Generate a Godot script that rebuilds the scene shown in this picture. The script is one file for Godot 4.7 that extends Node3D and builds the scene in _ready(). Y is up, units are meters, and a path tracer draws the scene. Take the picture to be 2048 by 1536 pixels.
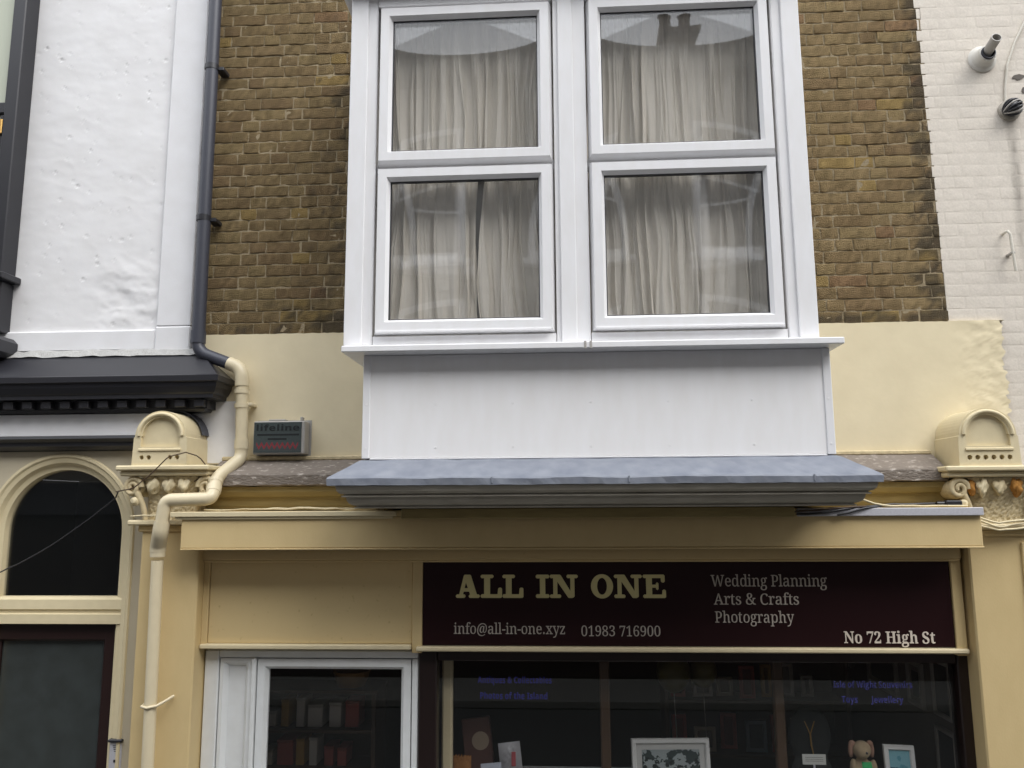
extends Node3D
# A brick building with a white projecting bay over a cream shopfront, between two painted houses. Metres, y up, the brick face is z = 0.

# ---------------------------------------------------------------- mesh builder
class Geo:
	var v := PackedVector3Array()
	var n := PackedVector3Array()
	var c := PackedColorArray()
	var xf := Transform3D.IDENTITY
	func tri(a: Vector3, b: Vector3, d: Vector3) -> void:
		var p := xf * a; var q := xf * b; var r := xf * d
		var m := (q - p).cross(r - p)
		if m.length_squared() < 1e-16: return
		m = m.normalized()
		v.append(p); v.append(r); v.append(q)
		n.append(m); n.append(m); n.append(m)
	func quad(a: Vector3, b: Vector3, d: Vector3, e: Vector3) -> void:
		tri(a, b, d); tri(a, d, e)
	func quad_out(a: Vector3, b: Vector3, d: Vector3, e: Vector3, out: Vector3) -> void:
		if (b - a).cross(e - a).dot(out) + (d - b).cross(e - d).dot(out) * 0.001 >= 0: quad(a, b, d, e)
		else: quad(a, e, d, b)
	func tri_out(a: Vector3, b: Vector3, d: Vector3, out: Vector3) -> void:
		if (b - a).cross(d - a).dot(out) >= 0: tri(a, b, d)
		else: tri(a, d, b)
	# box with chamfered edges
	func box(lo: Vector3, hi: Vector3, r := 0.003) -> void:
		var mid := (lo + hi) * 0.5
		var h := (hi - lo) * 0.5
		r = minf(r, minf(h.x, minf(h.y, h.z)) * 0.49)
		var pt := func(s: Vector3, ax: int) -> Vector3:
			var p := Vector3(s.x * h.x, s.y * h.y, s.z * h.z)
			for k in 3:
				if k != ax: p[k] -= s[k] * r
			return mid + p
		for ax in 3:
			var b := (ax + 1) % 3
			var d := (ax + 2) % 3
			for s in [-1.0, 1.0]:
				var q := []
				for t in [[-1.0, -1.0], [1.0, -1.0], [1.0, 1.0], [-1.0, 1.0]]:
					var sg := Vector3.ZERO
					sg[ax] = s; sg[b] = t[0]; sg[d] = t[1]
					q.append(pt.call(sg, ax))
				var o := Vector3.ZERO
				o[ax] = s
				quad_out(q[0], q[1], q[2], q[3], o)
				for s2 in [-1.0, 1.0]:      # edge between +-ax and +-b, along d
					var s_lo := Vector3.ZERO
					s_lo[ax] = s; s_lo[b] = s2; s_lo[d] = -1.0
					var s_hi := s_lo
					s_hi[d] = 1.0
					var oo := Vector3.ZERO
					oo[ax] = s; oo[b] = s2
					quad_out(pt.call(s_lo, ax), pt.call(s_hi, ax), pt.call(s_hi, b), pt.call(s_lo, b), oo)
		for sx in [-1.0, 1.0]:
			for sy in [-1.0, 1.0]:
				for sz in [-1.0, 1.0]:
					var s3 := Vector3(sx, sy, sz)
					tri_out(pt.call(s3, 0), pt.call(s3, 1), pt.call(s3, 2), s3)
	# smooth sheet: f(u, w) -> Vector3, flip turns the face round; colour from cf(point)
	func grid(nu: int, nw: int, f: Callable, flip := false, cf = null) -> void:
		var p := []
		for j in nw + 1:
			for i in nu + 1:
				p.append(f.call(float(i) / nu, float(j) / nw))
		var nn := []
		for j in nw + 1:
			for i in nu + 1:
				var a: Vector3 = p[j * (nu + 1) + mini(i + 1, nu)] - p[j * (nu + 1) + maxi(i - 1, 0)]
				var b: Vector3 = p[mini(j + 1, nw) * (nu + 1) + i] - p[maxi(j - 1, 0) * (nu + 1) + i]
				var m := a.cross(b).normalized()
				nn.append(-m if flip else m)
		for j in nw:
			for i in nu:
				var k := [j * (nu + 1) + i, j * (nu + 1) + i + 1, (j + 1) * (nu + 1) + i + 1, (j + 1) * (nu + 1) + i]
				for t in ([[0, 2, 1], [0, 3, 2]] if not flip else [[0, 1, 2], [0, 2, 3]]):
					for q in t:
						v.append(xf * p[k[q]]); n.append((xf.basis * nn[k[q]]).normalized())
						if cf != null: c.append(cf.call(p[k[q]]))
	# swept round bar along a path, one radius or one for each point
	func tube(path: Array, r, seg := 12, caps := true) -> void:
		var up := Vector3(0.1, 0.2, 1).normalized()
		var rings := []
		for i in path.size():
			var a: Vector3 = path[maxi(i - 1, 0)]
			var b: Vector3 = path[mini(i + 1, path.size() - 1)]
			var t := (b - a).normalized()
			up = (up - t * up.dot(t)).normalized()
			var s := t.cross(up)
			var rr: float = r[i] if r is Array else r
			var ring := []
			for k in seg:
				var an := TAU * k / seg
				ring.append([path[i] + (up * cos(an) + s * sin(an)) * rr, up * cos(an) + s * sin(an)])
			rings.append(ring)
		for i in path.size() - 1:
			for k in seg:
				var l := (k + 1) % seg
				for q in [[rings[i][k], rings[i + 1][l], rings[i][l]], [rings[i][k], rings[i + 1][k], rings[i + 1][l]]]:
					var fl: bool = (q[1][0] - q[0][0]).cross(q[2][0] - q[0][0]).dot(q[0][1]) > 0
					for w in ([0, 2, 1] if fl else [0, 1, 2]):
						v.append(xf * q[w][0]); n.append((xf.basis * q[w][1]).normalized())
		if caps:
			for e in [0, path.size() - 1]:
				var o: Vector3 = path[0] - path[1] if e == 0 else path[e] - path[e - 1]
				for k in seg:
					tri_out(path[e], rings[e][k][0], rings[e][(k + 1) % seg][0], o)
	# turned shape: profile of Vector2(radius, height) round the y axis of xf
	func lathe(prof: Array, seg := 24) -> void:
		for i in prof.size() - 1:
			var a: Vector2 = prof[i]
			var b: Vector2 = prof[i + 1]
			var nr := Vector2(b.y - a.y, a.x - b.x).normalized()
			for k in seg:
				var t0 := TAU * k / seg
				var t1 := TAU * (k + 1) / seg
				var d0 := Vector3(cos(t0), 0, sin(t0))
				var d1 := Vector3(cos(t1), 0, sin(t1))
				var P := [d0 * a.x + Vector3(0, a.y, 0), d1 * a.x + Vector3(0, a.y, 0), d1 * b.x + Vector3(0, b.y, 0), d0 * b.x + Vector3(0, b.y, 0)]
				var N := [d0 * nr.x + Vector3(0, nr.y, 0), d1 * nr.x + Vector3(0, nr.y, 0), d1 * nr.x + Vector3(0, nr.y, 0), d0 * nr.x + Vector3(0, nr.y, 0)]
				for t in [[0, 1, 2], [0, 2, 3]]:
					var g: Vector3 = (P[t[1]] - P[t[0]]).cross(P[t[2]] - P[t[0]])
					var order: Array = [t[0], t[2], t[1]] if g.dot(N[t[0]]) > 0 else t
					for w in order:
						v.append(xf * P[w]); n.append((xf.basis * N[w]).normalized())
	# polygon in x, y drawn out from z0 to z1
	func prism(poly: PackedVector2Array, z0: float, z1: float) -> void:
		var ix := Geometry2D.triangulate_polygon(poly)
		for i in range(0, ix.size(), 3):
			var a := poly[ix[i]]; var b := poly[ix[i + 1]]; var d := poly[ix[i + 2]]
			tri_out(Vector3(a.x, a.y, z1), Vector3(b.x, b.y, z1), Vector3(d.x, d.y, z1), Vector3(0, 0, signf(z1 - z0)))
			tri_out(Vector3(a.x, a.y, z0), Vector3(b.x, b.y, z0), Vector3(d.x, d.y, z0), Vector3(0, 0, signf(z0 - z1)))
		var cw := Geometry2D.is_polygon_clockwise(poly)
		for i in poly.size():
			var a := poly[i]
			var b := poly[(i + 1) % poly.size()]
			var o := Vector3(b.y - a.y, a.x - b.x, 0) * (-1.0 if cw else 1.0)
			quad_out(Vector3(a.x, a.y, z0), Vector3(b.x, b.y, z0), Vector3(b.x, b.y, z1), Vector3(a.x, a.y, z1), o)
	# moulding along x with a profile of Vector2(z, y) running down its face; its ends return to the wall (z = back) in a mitre of slope ml, mr about depth zr; wob shakes the points
	func moulding(prof: Array, xl: float, xr: float, zr: float, back: float, ml := 0.0, mr := 0.0, nx := 1, wob = null) -> void:
		var at := func(i: int, k: int) -> Vector3:
			var q: Vector2 = prof[i]
			var a := xl - (q.x - zr) * ml
			var b := xr + (q.x - zr) * mr
			var p := Vector3(lerpf(a, b, float(k) / nx), q.y, q.x)
			return p + wob.call(p, i) if wob != null else p
		for i in prof.size() - 1:
			var a: Vector2 = prof[i]
			var b: Vector2 = prof[i + 1]
			var o := Vector3(0, -(b.x - a.x) * -1.0, a.y - b.y)
			if o.length() < 1e-6: continue
			for k in nx:
				quad_out(at.call(i, k), at.call(i, k + 1), at.call(i + 1, k + 1), at.call(i + 1, k), o)
			for s in [0, nx]:
				var p: Vector3 = at.call(i, s)
				var q: Vector3 = at.call(i + 1, s)
				quad_out(p, q, Vector3(q.x, q.y, back), Vector3(p.x, p.y, back), Vector3(-1 if s == 0 else 1, o.y * 0.5, 0))
	# four-sided frame with bevels: outer edge rises over ob, inner edge falls over ib to depth zg
	func ring(xl: float, xr: float, yb: float, yt: float, w: float, zb: float, zf: float, ob: float, ib: float, zg: float) -> void:
		var steps := [[0.0, zb], [ob, zf], [w - ib, zf], [w, zg], [w, zg - 0.02]]
		for i in steps.size() - 1:
			var a: Array = steps[i]
			var b: Array = steps[i + 1]
			var A := [Vector3(xl + a[0], yb + a[0], a[1]), Vector3(xr - a[0], yb + a[0], a[1]), Vector3(xr - a[0], yt - a[0], a[1]), Vector3(xl + a[0], yt - a[0], a[1])]
			var B := [Vector3(xl + b[0], yb + b[0], b[1]), Vector3(xr - b[0], yb + b[0], b[1]), Vector3(xr - b[0], yt - b[0], b[1]), Vector3(xl + b[0], yt - b[0], b[1])]
			for k in 4:
				var l := (k + 1) % 4
				var e: Vector3 = (A[l] - A[k]).normalized()
				var inward := Vector3(-e.y, e.x, 0)
				var o: Vector3 = Vector3(0, 0, b[0] - a[0]) - inward * (b[1] - a[1]) * 1.0
				quad_out(A[k], A[l], B[l], B[k], o)
	func mesh() -> ArrayMesh:
		var arr := []
		arr.resize(Mesh.ARRAY_MAX)
		arr[Mesh.ARRAY_VERTEX] = v
		arr[Mesh.ARRAY_NORMAL] = n
		if c.size() == v.size() and c.size() > 0: arr[Mesh.ARRAY_COLOR] = c
		var m := ArrayMesh.new()
		m.add_surface_from_arrays(Mesh.PRIMITIVE_TRIANGLES, arr)
		return m

# ---------------------------------------------------------------- nodes
var used := {}
func numbered(called: String) -> String:
	used[called] = used.get(called, -1) + 1
	return called if used[called] == 0 else "%s_%03d" % [called, used[called]]
func meta(o: Node, label: String, category := "", group := "", kind := "") -> void:
	if label: o.set_meta("label", label)
	if category: o.set_meta("category", category)
	if group: o.set_meta("group", group)
	if kind: o.set_meta("kind", kind)
func thing(called: String, label: String, category: String, at := Vector3.ZERO, group := "") -> Node3D:
	var o := Node3D.new()
	o.name = numbered(called)
	add_child(o)
	o.position = at
	meta(o, label, category, group)
	return o
# a mesh given in world metres, hung under its thing
func obj(called: String, g: Geo, m: Material, parent: Node3D = null) -> MeshInstance3D:
	var o := MeshInstance3D.new()
	o.mesh = g.mesh()
	o.material_override = m
	o.name = called if parent else numbered(called)
	if parent:
		parent.add_child(o, true)
		var off := Vector3.ZERO
		var q: Node = parent
		while q is Node3D and q != self:
			off += q.position
			q = q.get_parent()
		o.position = -off
	else: add_child(o)
	return o
func slab(called: String, lo: Vector3, hi: Vector3, m: Material, parent: Node3D = null, r := 0.003) -> MeshInstance3D:
	var g := Geo.new()
	g.box(lo, hi, r)
	return obj(called, g, m, parent)

# ---------------------------------------------------------------- textures and materials
func noise(freq: float, oct := 4, sd := 1, type := FastNoiseLite.TYPE_SIMPLEX_SMOOTH) -> FastNoiseLite:
	var f := FastNoiseLite.new()
	f.noise_type = type
	f.frequency = freq
	f.fractal_octaves = oct
	f.seed = sd
	return f
# tone map between two linear greys, soft or patchy
func tone(freq: float, oct: int, sd: int, lo: Color, hi: Color, cut := 0.0, size := 512) -> ImageTexture:
	var im := noise(freq, oct, sd).get_seamless_image(size, size)
	var out := Image.create(size, size, false, Image.FORMAT_RGB8)
	for y in size:
		for x in size:
			var t := im.get_pixel(x, y).r
			if cut > 0: t = smoothstep(cut - 0.12, cut + 0.12, t)
			out.set_pixel(x, y, lo.lerp(hi, t).linear_to_srgb())
	out.generate_mipmaps()
	return ImageTexture.create_from_image(out)
func relief(freq: float, oct: int, sd: int, type := FastNoiseLite.TYPE_SIMPLEX_SMOOTH) -> ImageTexture:
	return ImageTexture.create_from_image(noise(freq, oct, sd, type).get_seamless_image(512, 512))
var T := {}
func mat(col: Color, rough := 0.6, tex := "", tex_scale = 1.0, bump := "", bump_cm := 0.0, spec := 0.5) -> StandardMaterial3D:
	var m := StandardMaterial3D.new()
	m.albedo_color = col.linear_to_srgb()
	m.roughness = rough
	m.metallic_specular = spec
	if tex or bump:
		m.uv1_triplanar = true
		m.uv1_world_triplanar = true
		m.uv1_scale = tex_scale if tex_scale is Vector3 else Vector3.ONE * tex_scale
	if tex: m.albedo_texture = T[tex]
	if bump:
		m.heightmap_enabled = true
		m.heightmap_texture = T[bump]
		m.heightmap_scale = bump_cm
	return m
func glass(tint: Color, alpha := 0.03) -> StandardMaterial3D:
	var m := StandardMaterial3D.new()
	var s := tint.linear_to_srgb()
	m.albedo_color = Color(s.r, s.g, s.b, alpha)
	m.transparency = BaseMaterial3D.TRANSPARENCY_ALPHA
	m.roughness = 0.0
	m.metallic_specular = 0.5
	return m
var M := {}
func make_materials() -> void:
	T.fine = tone(0.06, 4, 3, Color(.86, .86, .86), Color(1, 1, 1))
	T.grain = tone(0.09, 6, 8, Color(.36, .33, .29), Color(1.0, 1.0, 1.0))
	T.blotch = tone(0.010, 5, 12, Color(.93, .925, .915), Color(1, 1, 1))
	T.dirty = tone(0.02, 6, 21, Color(.74, .72, .69), Color(1, 1, 1))
	T.specks = tone(0.045, 2, 27, Color(1, 1, 1), Color(.72, .68, .60), 0.93)
	T.patina = tone(0.010, 6, 33, Color(.58, .60, .66), Color(1, 1, 1))
	T.peel = tone(0.02, 6, 41, Color(.40, .37, .34), Color(.95, .93, .90), 0.77)
	T.streak = tone(0.014, 6, 55, Color(.945, .937, .92), Color(1, 1, 1))
	T.rough_h = relief(0.05, 5, 5)
	T.fine_h = relief(0.15, 4, 6)
	T.lump_h = relief(0.012, 5, 7)
	M.brick = mat(Color(1, 1, 1), 0.95, "grain", 4.5, "rough_h", 1.1, 0.2)
	M.brick.vertex_color_use_as_albedo = true
	M.mortar = mat(Color(.37, .305, .20), 0.97, "dirty", 3.0, "rough_h", 0.5, 0.2)
	M.painted_brick = mat(Color(1, 1, 1), 0.75, "fine", 2.0, "lump_h", 0.15, 0.3)
	M.painted_brick.vertex_color_use_as_albedo = true
	M.painted_joint = mat(Color(.97, .97, .97), 0.8, "fine", 2.0, "fine_h", 0.02, 0.3)
	M.painted_joint.vertex_color_use_as_albedo = true
	M.painted_mortar = mat(Color(.72, .685, .60), 0.8, "fine", 2.0, "rough_h", 0.08, 0.3)
	M.white_render = mat(Color(.80, .795, .80), 0.7, "blotch", 0.7, "rough_h", 0.02, 0.3)
	M.white_smooth = mat(Color(.80, .80, .815), 0.6, "blotch", 0.9, "fine_h", 0.02, 0.3)
	M.cream_render = mat(Color(.78, .685, .475), 0.75, "blotch", 0.8, "rough_h", 0.03, 0.3)
	M.cream = mat(Color(.66, .51, .265), 0.5, "streak", Vector3(1.2, .6, 1.2), "fine_h", 0.03, 0.4)
	M.cream_dirty = mat(Color(.66, .51, .265), 0.5, "specks", 0.9, "fine_h", 0.02, 0.4)
	M.cream_pale = mat(Color(.70, .605, .395), 0.5, "blotch", 2.1, "fine_h", 0.05, 0.4)
	M.cream_rough = mat(Color(.67, .565, .355), 0.65, "dirty", 2.3, "lump_h", 0.4, 0.4)
	M.pipe_cream = mat(Color(.70, .61, .42), 0.35, "blotch", 2.0, "", 0.0, 0.5)
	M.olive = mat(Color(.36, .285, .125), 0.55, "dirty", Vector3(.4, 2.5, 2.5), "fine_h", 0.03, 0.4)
	M.upvc = mat(Color(.82, .82, .835), 0.3, "streak", Vector3(1.7, .5, 1.7), "", 0.0, 0.5)
	M.apron = mat(Color(.86, .855, .86), 0.4, "streak", Vector3(1.3, .35, 1.3), "lump_h", 0.04, 0.4)
	M.door_white = mat(Color(.80, .82, .82), 0.35, "blotch", 1.7, "", 0.0, 0.5)
	M.lead = mat(Color(.26, .277, .312), 0.5, "patina", Vector3(1.3, 2.0, 2.0), "lump_h", 0.12, 0.4)
	M.lead_pale = mat(Color(.42, .42, .41), 0.6, "dirty", 3.0, "rough_h", 0.3, 0.5)
	M.stone_grey = mat(Color(.52, .49, .42), 0.6, "dirty", Vector3(.5, 2.5, 2.5), "fine_h", 0.03, 0.4)
	M.ledge = mat(Color(.52, .48, .44), 0.8, "peel", Vector3(1.2, 2.6, 2.6), "rough_h", 0.35, 0.3)
	M.black_paint = mat(Color(.022, .022, .027), 0.35, "fine", 3.0, "fine_h", 0.02, 0.5)
	M.black_pipe = mat(Color(.055, .058, .075), 0.4, "fine", 2.0, "", 0.0, 0.5)
	M.sign_board = mat(Color(.020, .006, .007), 0.32, "fine", 3.0, "", 0.0, 0.4)
	M.dark_frame = mat(Color(.016, .008, .007), 0.4, "fine", 4.0, "", 0.0, 0.5)
	M.sign_gold = mat(Color(.64, .57, .28), 0.6)
	M.sign_white = mat(Color(.48, .43, .38), 0.6)
	M.sign_bright = mat(Color(.70, .62, .53), 0.6)
	M.blue_letter = mat(Color(.035, .035, .26), 0.5)
	M.aluminium = mat(Color(.52, .52, .56), 0.4, "fine", 2.0, "", 0.0, 0.6)
	M.grey_plastic = mat(Color(.42, .40, .37), 0.5, "fine", 3.0)
	M.pane = glass(Color(.7, .72, .72), 0.02)
	M.shop_pane = glass(Color(.02, .025, .02), 0.06)
	M.dim_pane = glass(Color(.03, .035, .035), 0.10)
	M.net = mat(Color(.86, .81, .72), 0.9)
	M.net.transparency = BaseMaterial3D.TRANSPARENCY_ALPHA
	M.net.albedo_color.a = 0.80
	M.net.backlight_enabled = true
	M.net.backlight = Color(.35, .33, .30)
	M.orange_plaster = mat(Color(.60, .28, .06), 0.9, "dirty", 9.0, "rough_h", 0.5)
	M.teal = mat(Color(.05, .36, .34), 0.5)
	M.asphalt = mat(Color(.05, .05, .052), 0.9, "grain", 2.0, "rough_h", 0.3)
	M.paving = mat(Color(.15, .147, .137), 0.9, "grain", 1.5, "rough_h", 0.2)
	M.stucco = mat(Color(.15, .135, .115), 0.8, "blotch", 0.5)
	M.slate = mat(Color(.10, .105, .12), 0.7, "fine", 1.0)
	M.chimney_brick = mat(Color(.16, .11, .07), 0.9, "grain", 2.0)
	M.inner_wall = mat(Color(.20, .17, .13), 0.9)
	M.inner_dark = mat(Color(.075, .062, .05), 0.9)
	M.wood = mat(Color(.07, .038, .018), 0.55, "fine", 3.0)
	M.brass = mat(Color(.55, .33, .10), 0.35)
	M.brass.metallic = 0.8

# ---------------------------------------------------------------- scene
func _ready() -> void:
	var cam := Camera3D.new()
	cam.name = "camera"
	cam.position = Vector3(0, 3.15, 4.753)
	cam.rotation_degrees = Vector3(8.6, 3.4, -0.35)
	cam.fov = 51.57
	cam.near = 0.05
	cam.far = 400.0
	add_child(cam)
	cam.current = true
	var we := WorldEnvironment.new()
	we.name = "world_environment"
	var env := Environment.new()
	env.background_mode = Environment.BG_SKY
	var sky := Sky.new()
	# overcast: brightest overhead, a third of that at the horizon, faintly mottled cloud
	var sm := PanoramaSkyMaterial.new()
	var im := Image.create(512, 256, false, Image.FORMAT_RGBF)
	var cloud := noise(1.6, 4, 900)
	for y in 256:
		var e := PI * (0.5 - (y + 0.5) / 256.0)
		for x in 512:
			var a := TAU * x / 512.0
			var l := 1.5 * (1.0 + 2.0 * sin(e)) / 3.0 if e > 0 else 0.12
			if e > 0: l *= 1.0 + 0.16 * cloud.get_noise_3d(cos(a) * cos(e), sin(e) * 1.6, sin(a) * cos(e))
			im.set_pixel(x, y, Color(l * .955, l * .985, l * 1.04))
	sm.panorama = ImageTexture.create_from_image(im)
	sky.sky_material = sm
	env.sky = sky
	env.background_energy_multiplier = 1.0
	env.tonemap_mode = Environment.TONE_MAPPER_LINEAR
	env.tonemap_exposure = 2.15
	env.sdfgi_enabled = true
	env.ssao_enabled = true
	env.ssil_enabled = true
	we.environment = env
	add_child(we)
	var sun := DirectionalLight3D.new()
	sun.name = "sun"
	sun.light_energy = 0.3
	sun.light_color = Color(1.0, .985, .965)
	sun.light_angular_distance = 35.0
	sun.shadow_enabled = true
	add_child(sun)
	sun.look_at_from_position(Vector3(4.6, 6.8, 4.2), Vector3.ZERO)

	make_materials()
	street()
	facing_building()
	brick_building()
	white_house()
	painted_house()
	bay_window()
	shopfront()
	pilaster(Vector3(-2.245, 0, 0), "cream pilaster with scrolled capital beside the arched doorway, behind the drainpipe", true)
	pilaster(Vector3(2.375, 0, 0), "cream pilaster with orange-stained chipped capital at the right of the shop", false)
	shop_sign()
	shop_door()
	shop_window()
	drainpipe()
	alarm()
	wall_bits()
	cables()
	interior()

func street() -> void:
	var g := Geo.new()
	g.quad(Vector3(-200, 0, 200), Vector3(200, 0, 200), Vector3(200, 0, -200), Vector3(-200, 0, -200))
	meta(obj("road", g, M.asphalt), "", "", "", "structure")
	for a in [[0.24, 2.0, "pavement"], [8.3, 9.9, "pavement"]]:
		meta(slab(a[2], Vector3(-60, 0.004, a[0]), Vector3(60, 0.13, a[1]), M.paving, null, 0.015), "", "", "", "structure")

func facing_building() -> void:
	var t := thing("stuccoed_building", "tall pale stuccoed building across the street mirrored in the bay panes", "building", Vector3(0, 0, 10))
	slab("wall", Vector3(-45, 3.6, 10), Vector3(45, 10.9, 10.4), M.stucco, t)
	slab("parapet", Vector3(-45, 10.903, 9.9), Vector3(45, 11.36, 10.4), M.stucco, t)
	slab("cornice", Vector3(-45, 10.56, 9.6), Vector3(45, 10.84, 9.997), M.stucco, t, 0.04)
	slab("string_course", Vector3(-45, 6.6, 9.86), Vector3(45, 6.8, 9.997), M.stucco, t, 0.03)
	slab("shop_fascia", Vector3(-45, 3.0, 9.8), Vector3(45, 3.597, 10.3), M.black_paint, t)
	slab("shop_glazing", Vector3(-45, 0.0, 10.1), Vector3(45, 2.997, 10.3), M.dark_frame, t)
	slab("roof", Vector3(-45, 10.903, 10.403), Vector3(45, 11.1, 16), M.slate, t)
	slab("back_wall", Vector3(-45, 0, 15.7), Vector3(45, 10.9, 16), M.stucco, t)
	for x in [-10.0, -7.4, -4.8, -2.2, 0.4, 3.0, 5.6, 8.2]:
		for y in [4.3, 7.4]:
			var f := Geo.new()
			f.ring(x - 0.62, x + 0.62, y - 0.1, y + 2.1, 0.16, 9.995, 9.94, 0.02, 0.03, 9.96)
			f.box(Vector3(x - 0.75, y - 0.24, 9.82), Vector3(x + 0.75, y - 0.103, 9.996), 0.02)
			var w := obj("window", f, M.white_smooth, t)
			slab("pane", Vector3(x - 0.5, y, 9.975), Vector3(x + 0.5, y + 2.0, 9.992), M.dark_frame, w)
			slab("glazing_bar", Vector3(x - 0.5, y + 0.98, 9.955), Vector3(x + 0.5, y + 1.04, 9.972), M.white_smooth, w)
	var ch := slab("chimney", Vector3(2.03, 11.1, 10.45), Vector3(2.68, 12.05, 11.1), M.chimney_brick, t)
	slab("chimney_cap", Vector3(1.93, 12.053, 10.35), Vector3(2.78, 12.2, 11.2), M.chimney_brick, ch)
	var p := Geo.new()
	for x in [2.12, 2.52]:
		p.xf = Transform3D(Basis.IDENTITY, Vector3(x, 12.2, 10.77))
		p.lathe([Vector2(.001, 0), Vector2(.13, 0), Vector2(.11, .5), Vector2(.14, .55), Vector2(.09, .56), Vector2(.08, .1)])
	obj("chimney_pots", p, M.chimney_brick, ch)

# ---------------------------------------------------------------- brickwork
var edge_noise := noise(7.0, 3, 91)
var stain_noise := noise(5.0, 5, 17)
var spot_noise := noise(40.0, 3, 23)
func paint_edge(y: float) -> float:
	return 2.297 - 0.016 * (y - 5.2) + edge_noise.get_noise_2d(y, 3.0) * 0.012
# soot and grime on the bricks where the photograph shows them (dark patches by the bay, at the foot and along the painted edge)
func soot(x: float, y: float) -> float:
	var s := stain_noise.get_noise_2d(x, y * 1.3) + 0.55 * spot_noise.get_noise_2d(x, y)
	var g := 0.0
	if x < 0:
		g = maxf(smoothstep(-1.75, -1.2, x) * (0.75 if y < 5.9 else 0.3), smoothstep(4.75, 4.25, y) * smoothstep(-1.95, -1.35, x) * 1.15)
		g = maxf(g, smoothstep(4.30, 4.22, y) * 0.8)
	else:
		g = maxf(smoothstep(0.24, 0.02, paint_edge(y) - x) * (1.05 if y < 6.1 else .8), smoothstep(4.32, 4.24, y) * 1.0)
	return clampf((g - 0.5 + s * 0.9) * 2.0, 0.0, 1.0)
func brick_mesh(w: float, h: float, x0: float, y0: float, rnd: RandomNumberGenerator, col: Callable, rough: float, flat_l := false, flat_r := false) -> ArrayMesh:
	var g := Geo.new()
	var nx := clampi(int(w / 0.019), 4, 11)
	var ny := 4
	var px := func(i: int) -> float:
		if i == 0: return -w / 2
		if i == nx: return w / 2
		if i == 1: return -w / 2 + 0.005
		if i == nx - 1: return w / 2 - 0.005
		return lerpf(-w / 2 + 0.005, w / 2 - 0.005, float(i - 1) / (nx - 2))
	var py := func(j: int) -> float: return [-h / 2, -h / 2 + 0.005, 0.0, h / 2 - 0.005, h / 2][j]
	var jit := {}
	var tilt := rnd.randf_range(-0.02, 0.02)
	var f := func(u: float, q: float) -> Vector3:
		var i := roundi(u * nx)
		var j := roundi(q * ny)
		if not jit.has(Vector2i(i, j)):
			var e := (j == 0 or j == ny or (i == 0 and not flat_l) or (i == nx and not flat_r))
			var cor := (j == 0 or j == ny) and (i == 0 or i == nx)
			jit[Vector2i(i, j)] = Vector3(rnd.randf_range(-.003, .003) * (1 if e and not ((i == 0 and flat_l) or (i == nx and flat_r)) else 0) * rough, rnd.randf_range(-.0018, .0018) * rough * (1 if e else 0),
				(-0.0022 - rnd.randf() * 0.0016 - (rnd.randf() * 0.004 if cor else 0.0) if e else 0.0) * (0.15 + 0.85 * rough) + rnd.randf_range(-.0016, .0016) * rough)
		return Vector3(px.call(i), py.call(j) + px.call(i) * tilt * 0.3, 0) + jit[Vector2i(i, j)]
	var cf := func(p: Vector3) -> Color: return col.call(p.x + x0, p.y + y0)
	g.grid(nx, ny, f, false, cf)
	# sides going back into the joint
	var rim := []
	for i in nx + 1: rim.append(f.call(float(i) / nx, 0.0))
	for j in range(1, ny + 1): rim.append(f.call(1.0, float(j) / ny))
	for i in range(nx - 1, -1, -1): rim.append(f.call(float(i) / nx, 1.0))
	for j in range(ny - 1, 0, -1): rim.append(f.call(0.0, float(j) / ny))
	for k in rim.size():
		var a: Vector3 = rim[k]
		var b: Vector3 = rim[(k + 1) % rim.size()]
		var a2 := Vector3(a.x, a.y, -0.03)
		var b2 := Vector3(b.x, b.y, -0.03)
		var m := (b - a).cross(Vector3(0, 0, 1))
		for q in [[a, a2, b2], [a, b2, b]]:
			var nn: Vector3 = (q[1] - q[0]).cross(q[2] - q[0])
			if nn.length() < 1e-12: continue
			var ord := [0, 2, 1]
			if nn.dot(m) < 0: ord = [0, 1, 2]
			for w2 in ord:
				g.v.append(q[w2]); g.n.append(m.normalized()); g.c.append(cf.call(q[w2]))
	return g.mesh()
var stock_tones := [Color(.208, .156, .083), Color(.200, .149, .080), Color(.194, .143, .077), Color(.214, .161, .087), Color(.196, .144, .078), Color(.188, .137, .074), Color(.204, .151, .083), Color(.220, .167, .088), Color(.184, .132, .073)]
func lay_bricks(x_from: float, x_to: float, y_from: float, y_to: float, sd: int, keep: Callable, put: Callable) -> void:
	# irregular Flemish bond: headers and stretchers take turns, every other course shifted
	var rnd := RandomNumberGenerator.new()
	rnd.seed = sd
	var row := 0
	var y := y_from
	while y < y_to - 0.02:
		var h := 0.0672 + rnd.randf_range(-.0018, .0018)
		var x := x_from - (0.06 if row % 2 == 0 else 0.23) + rnd.randf_range(-.02, .02)
		var header := row % 2 == 0
		while x < x_to:
			var w := (0.102 if header else 0.214) + rnd.randf_range(-.008, .008)
			if rnd.randf() < 0.84: header = not header
			var a := maxf(x, x_from)
			var b := minf(x + w, x_to)
			if b - a > 0.018 and keep.call((a + b) * 0.5, y): put.call(a, b, y, h, rnd)
			x += w + rnd.randf_range(.006, .010)
		y += 0.075
		row += 1
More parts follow.
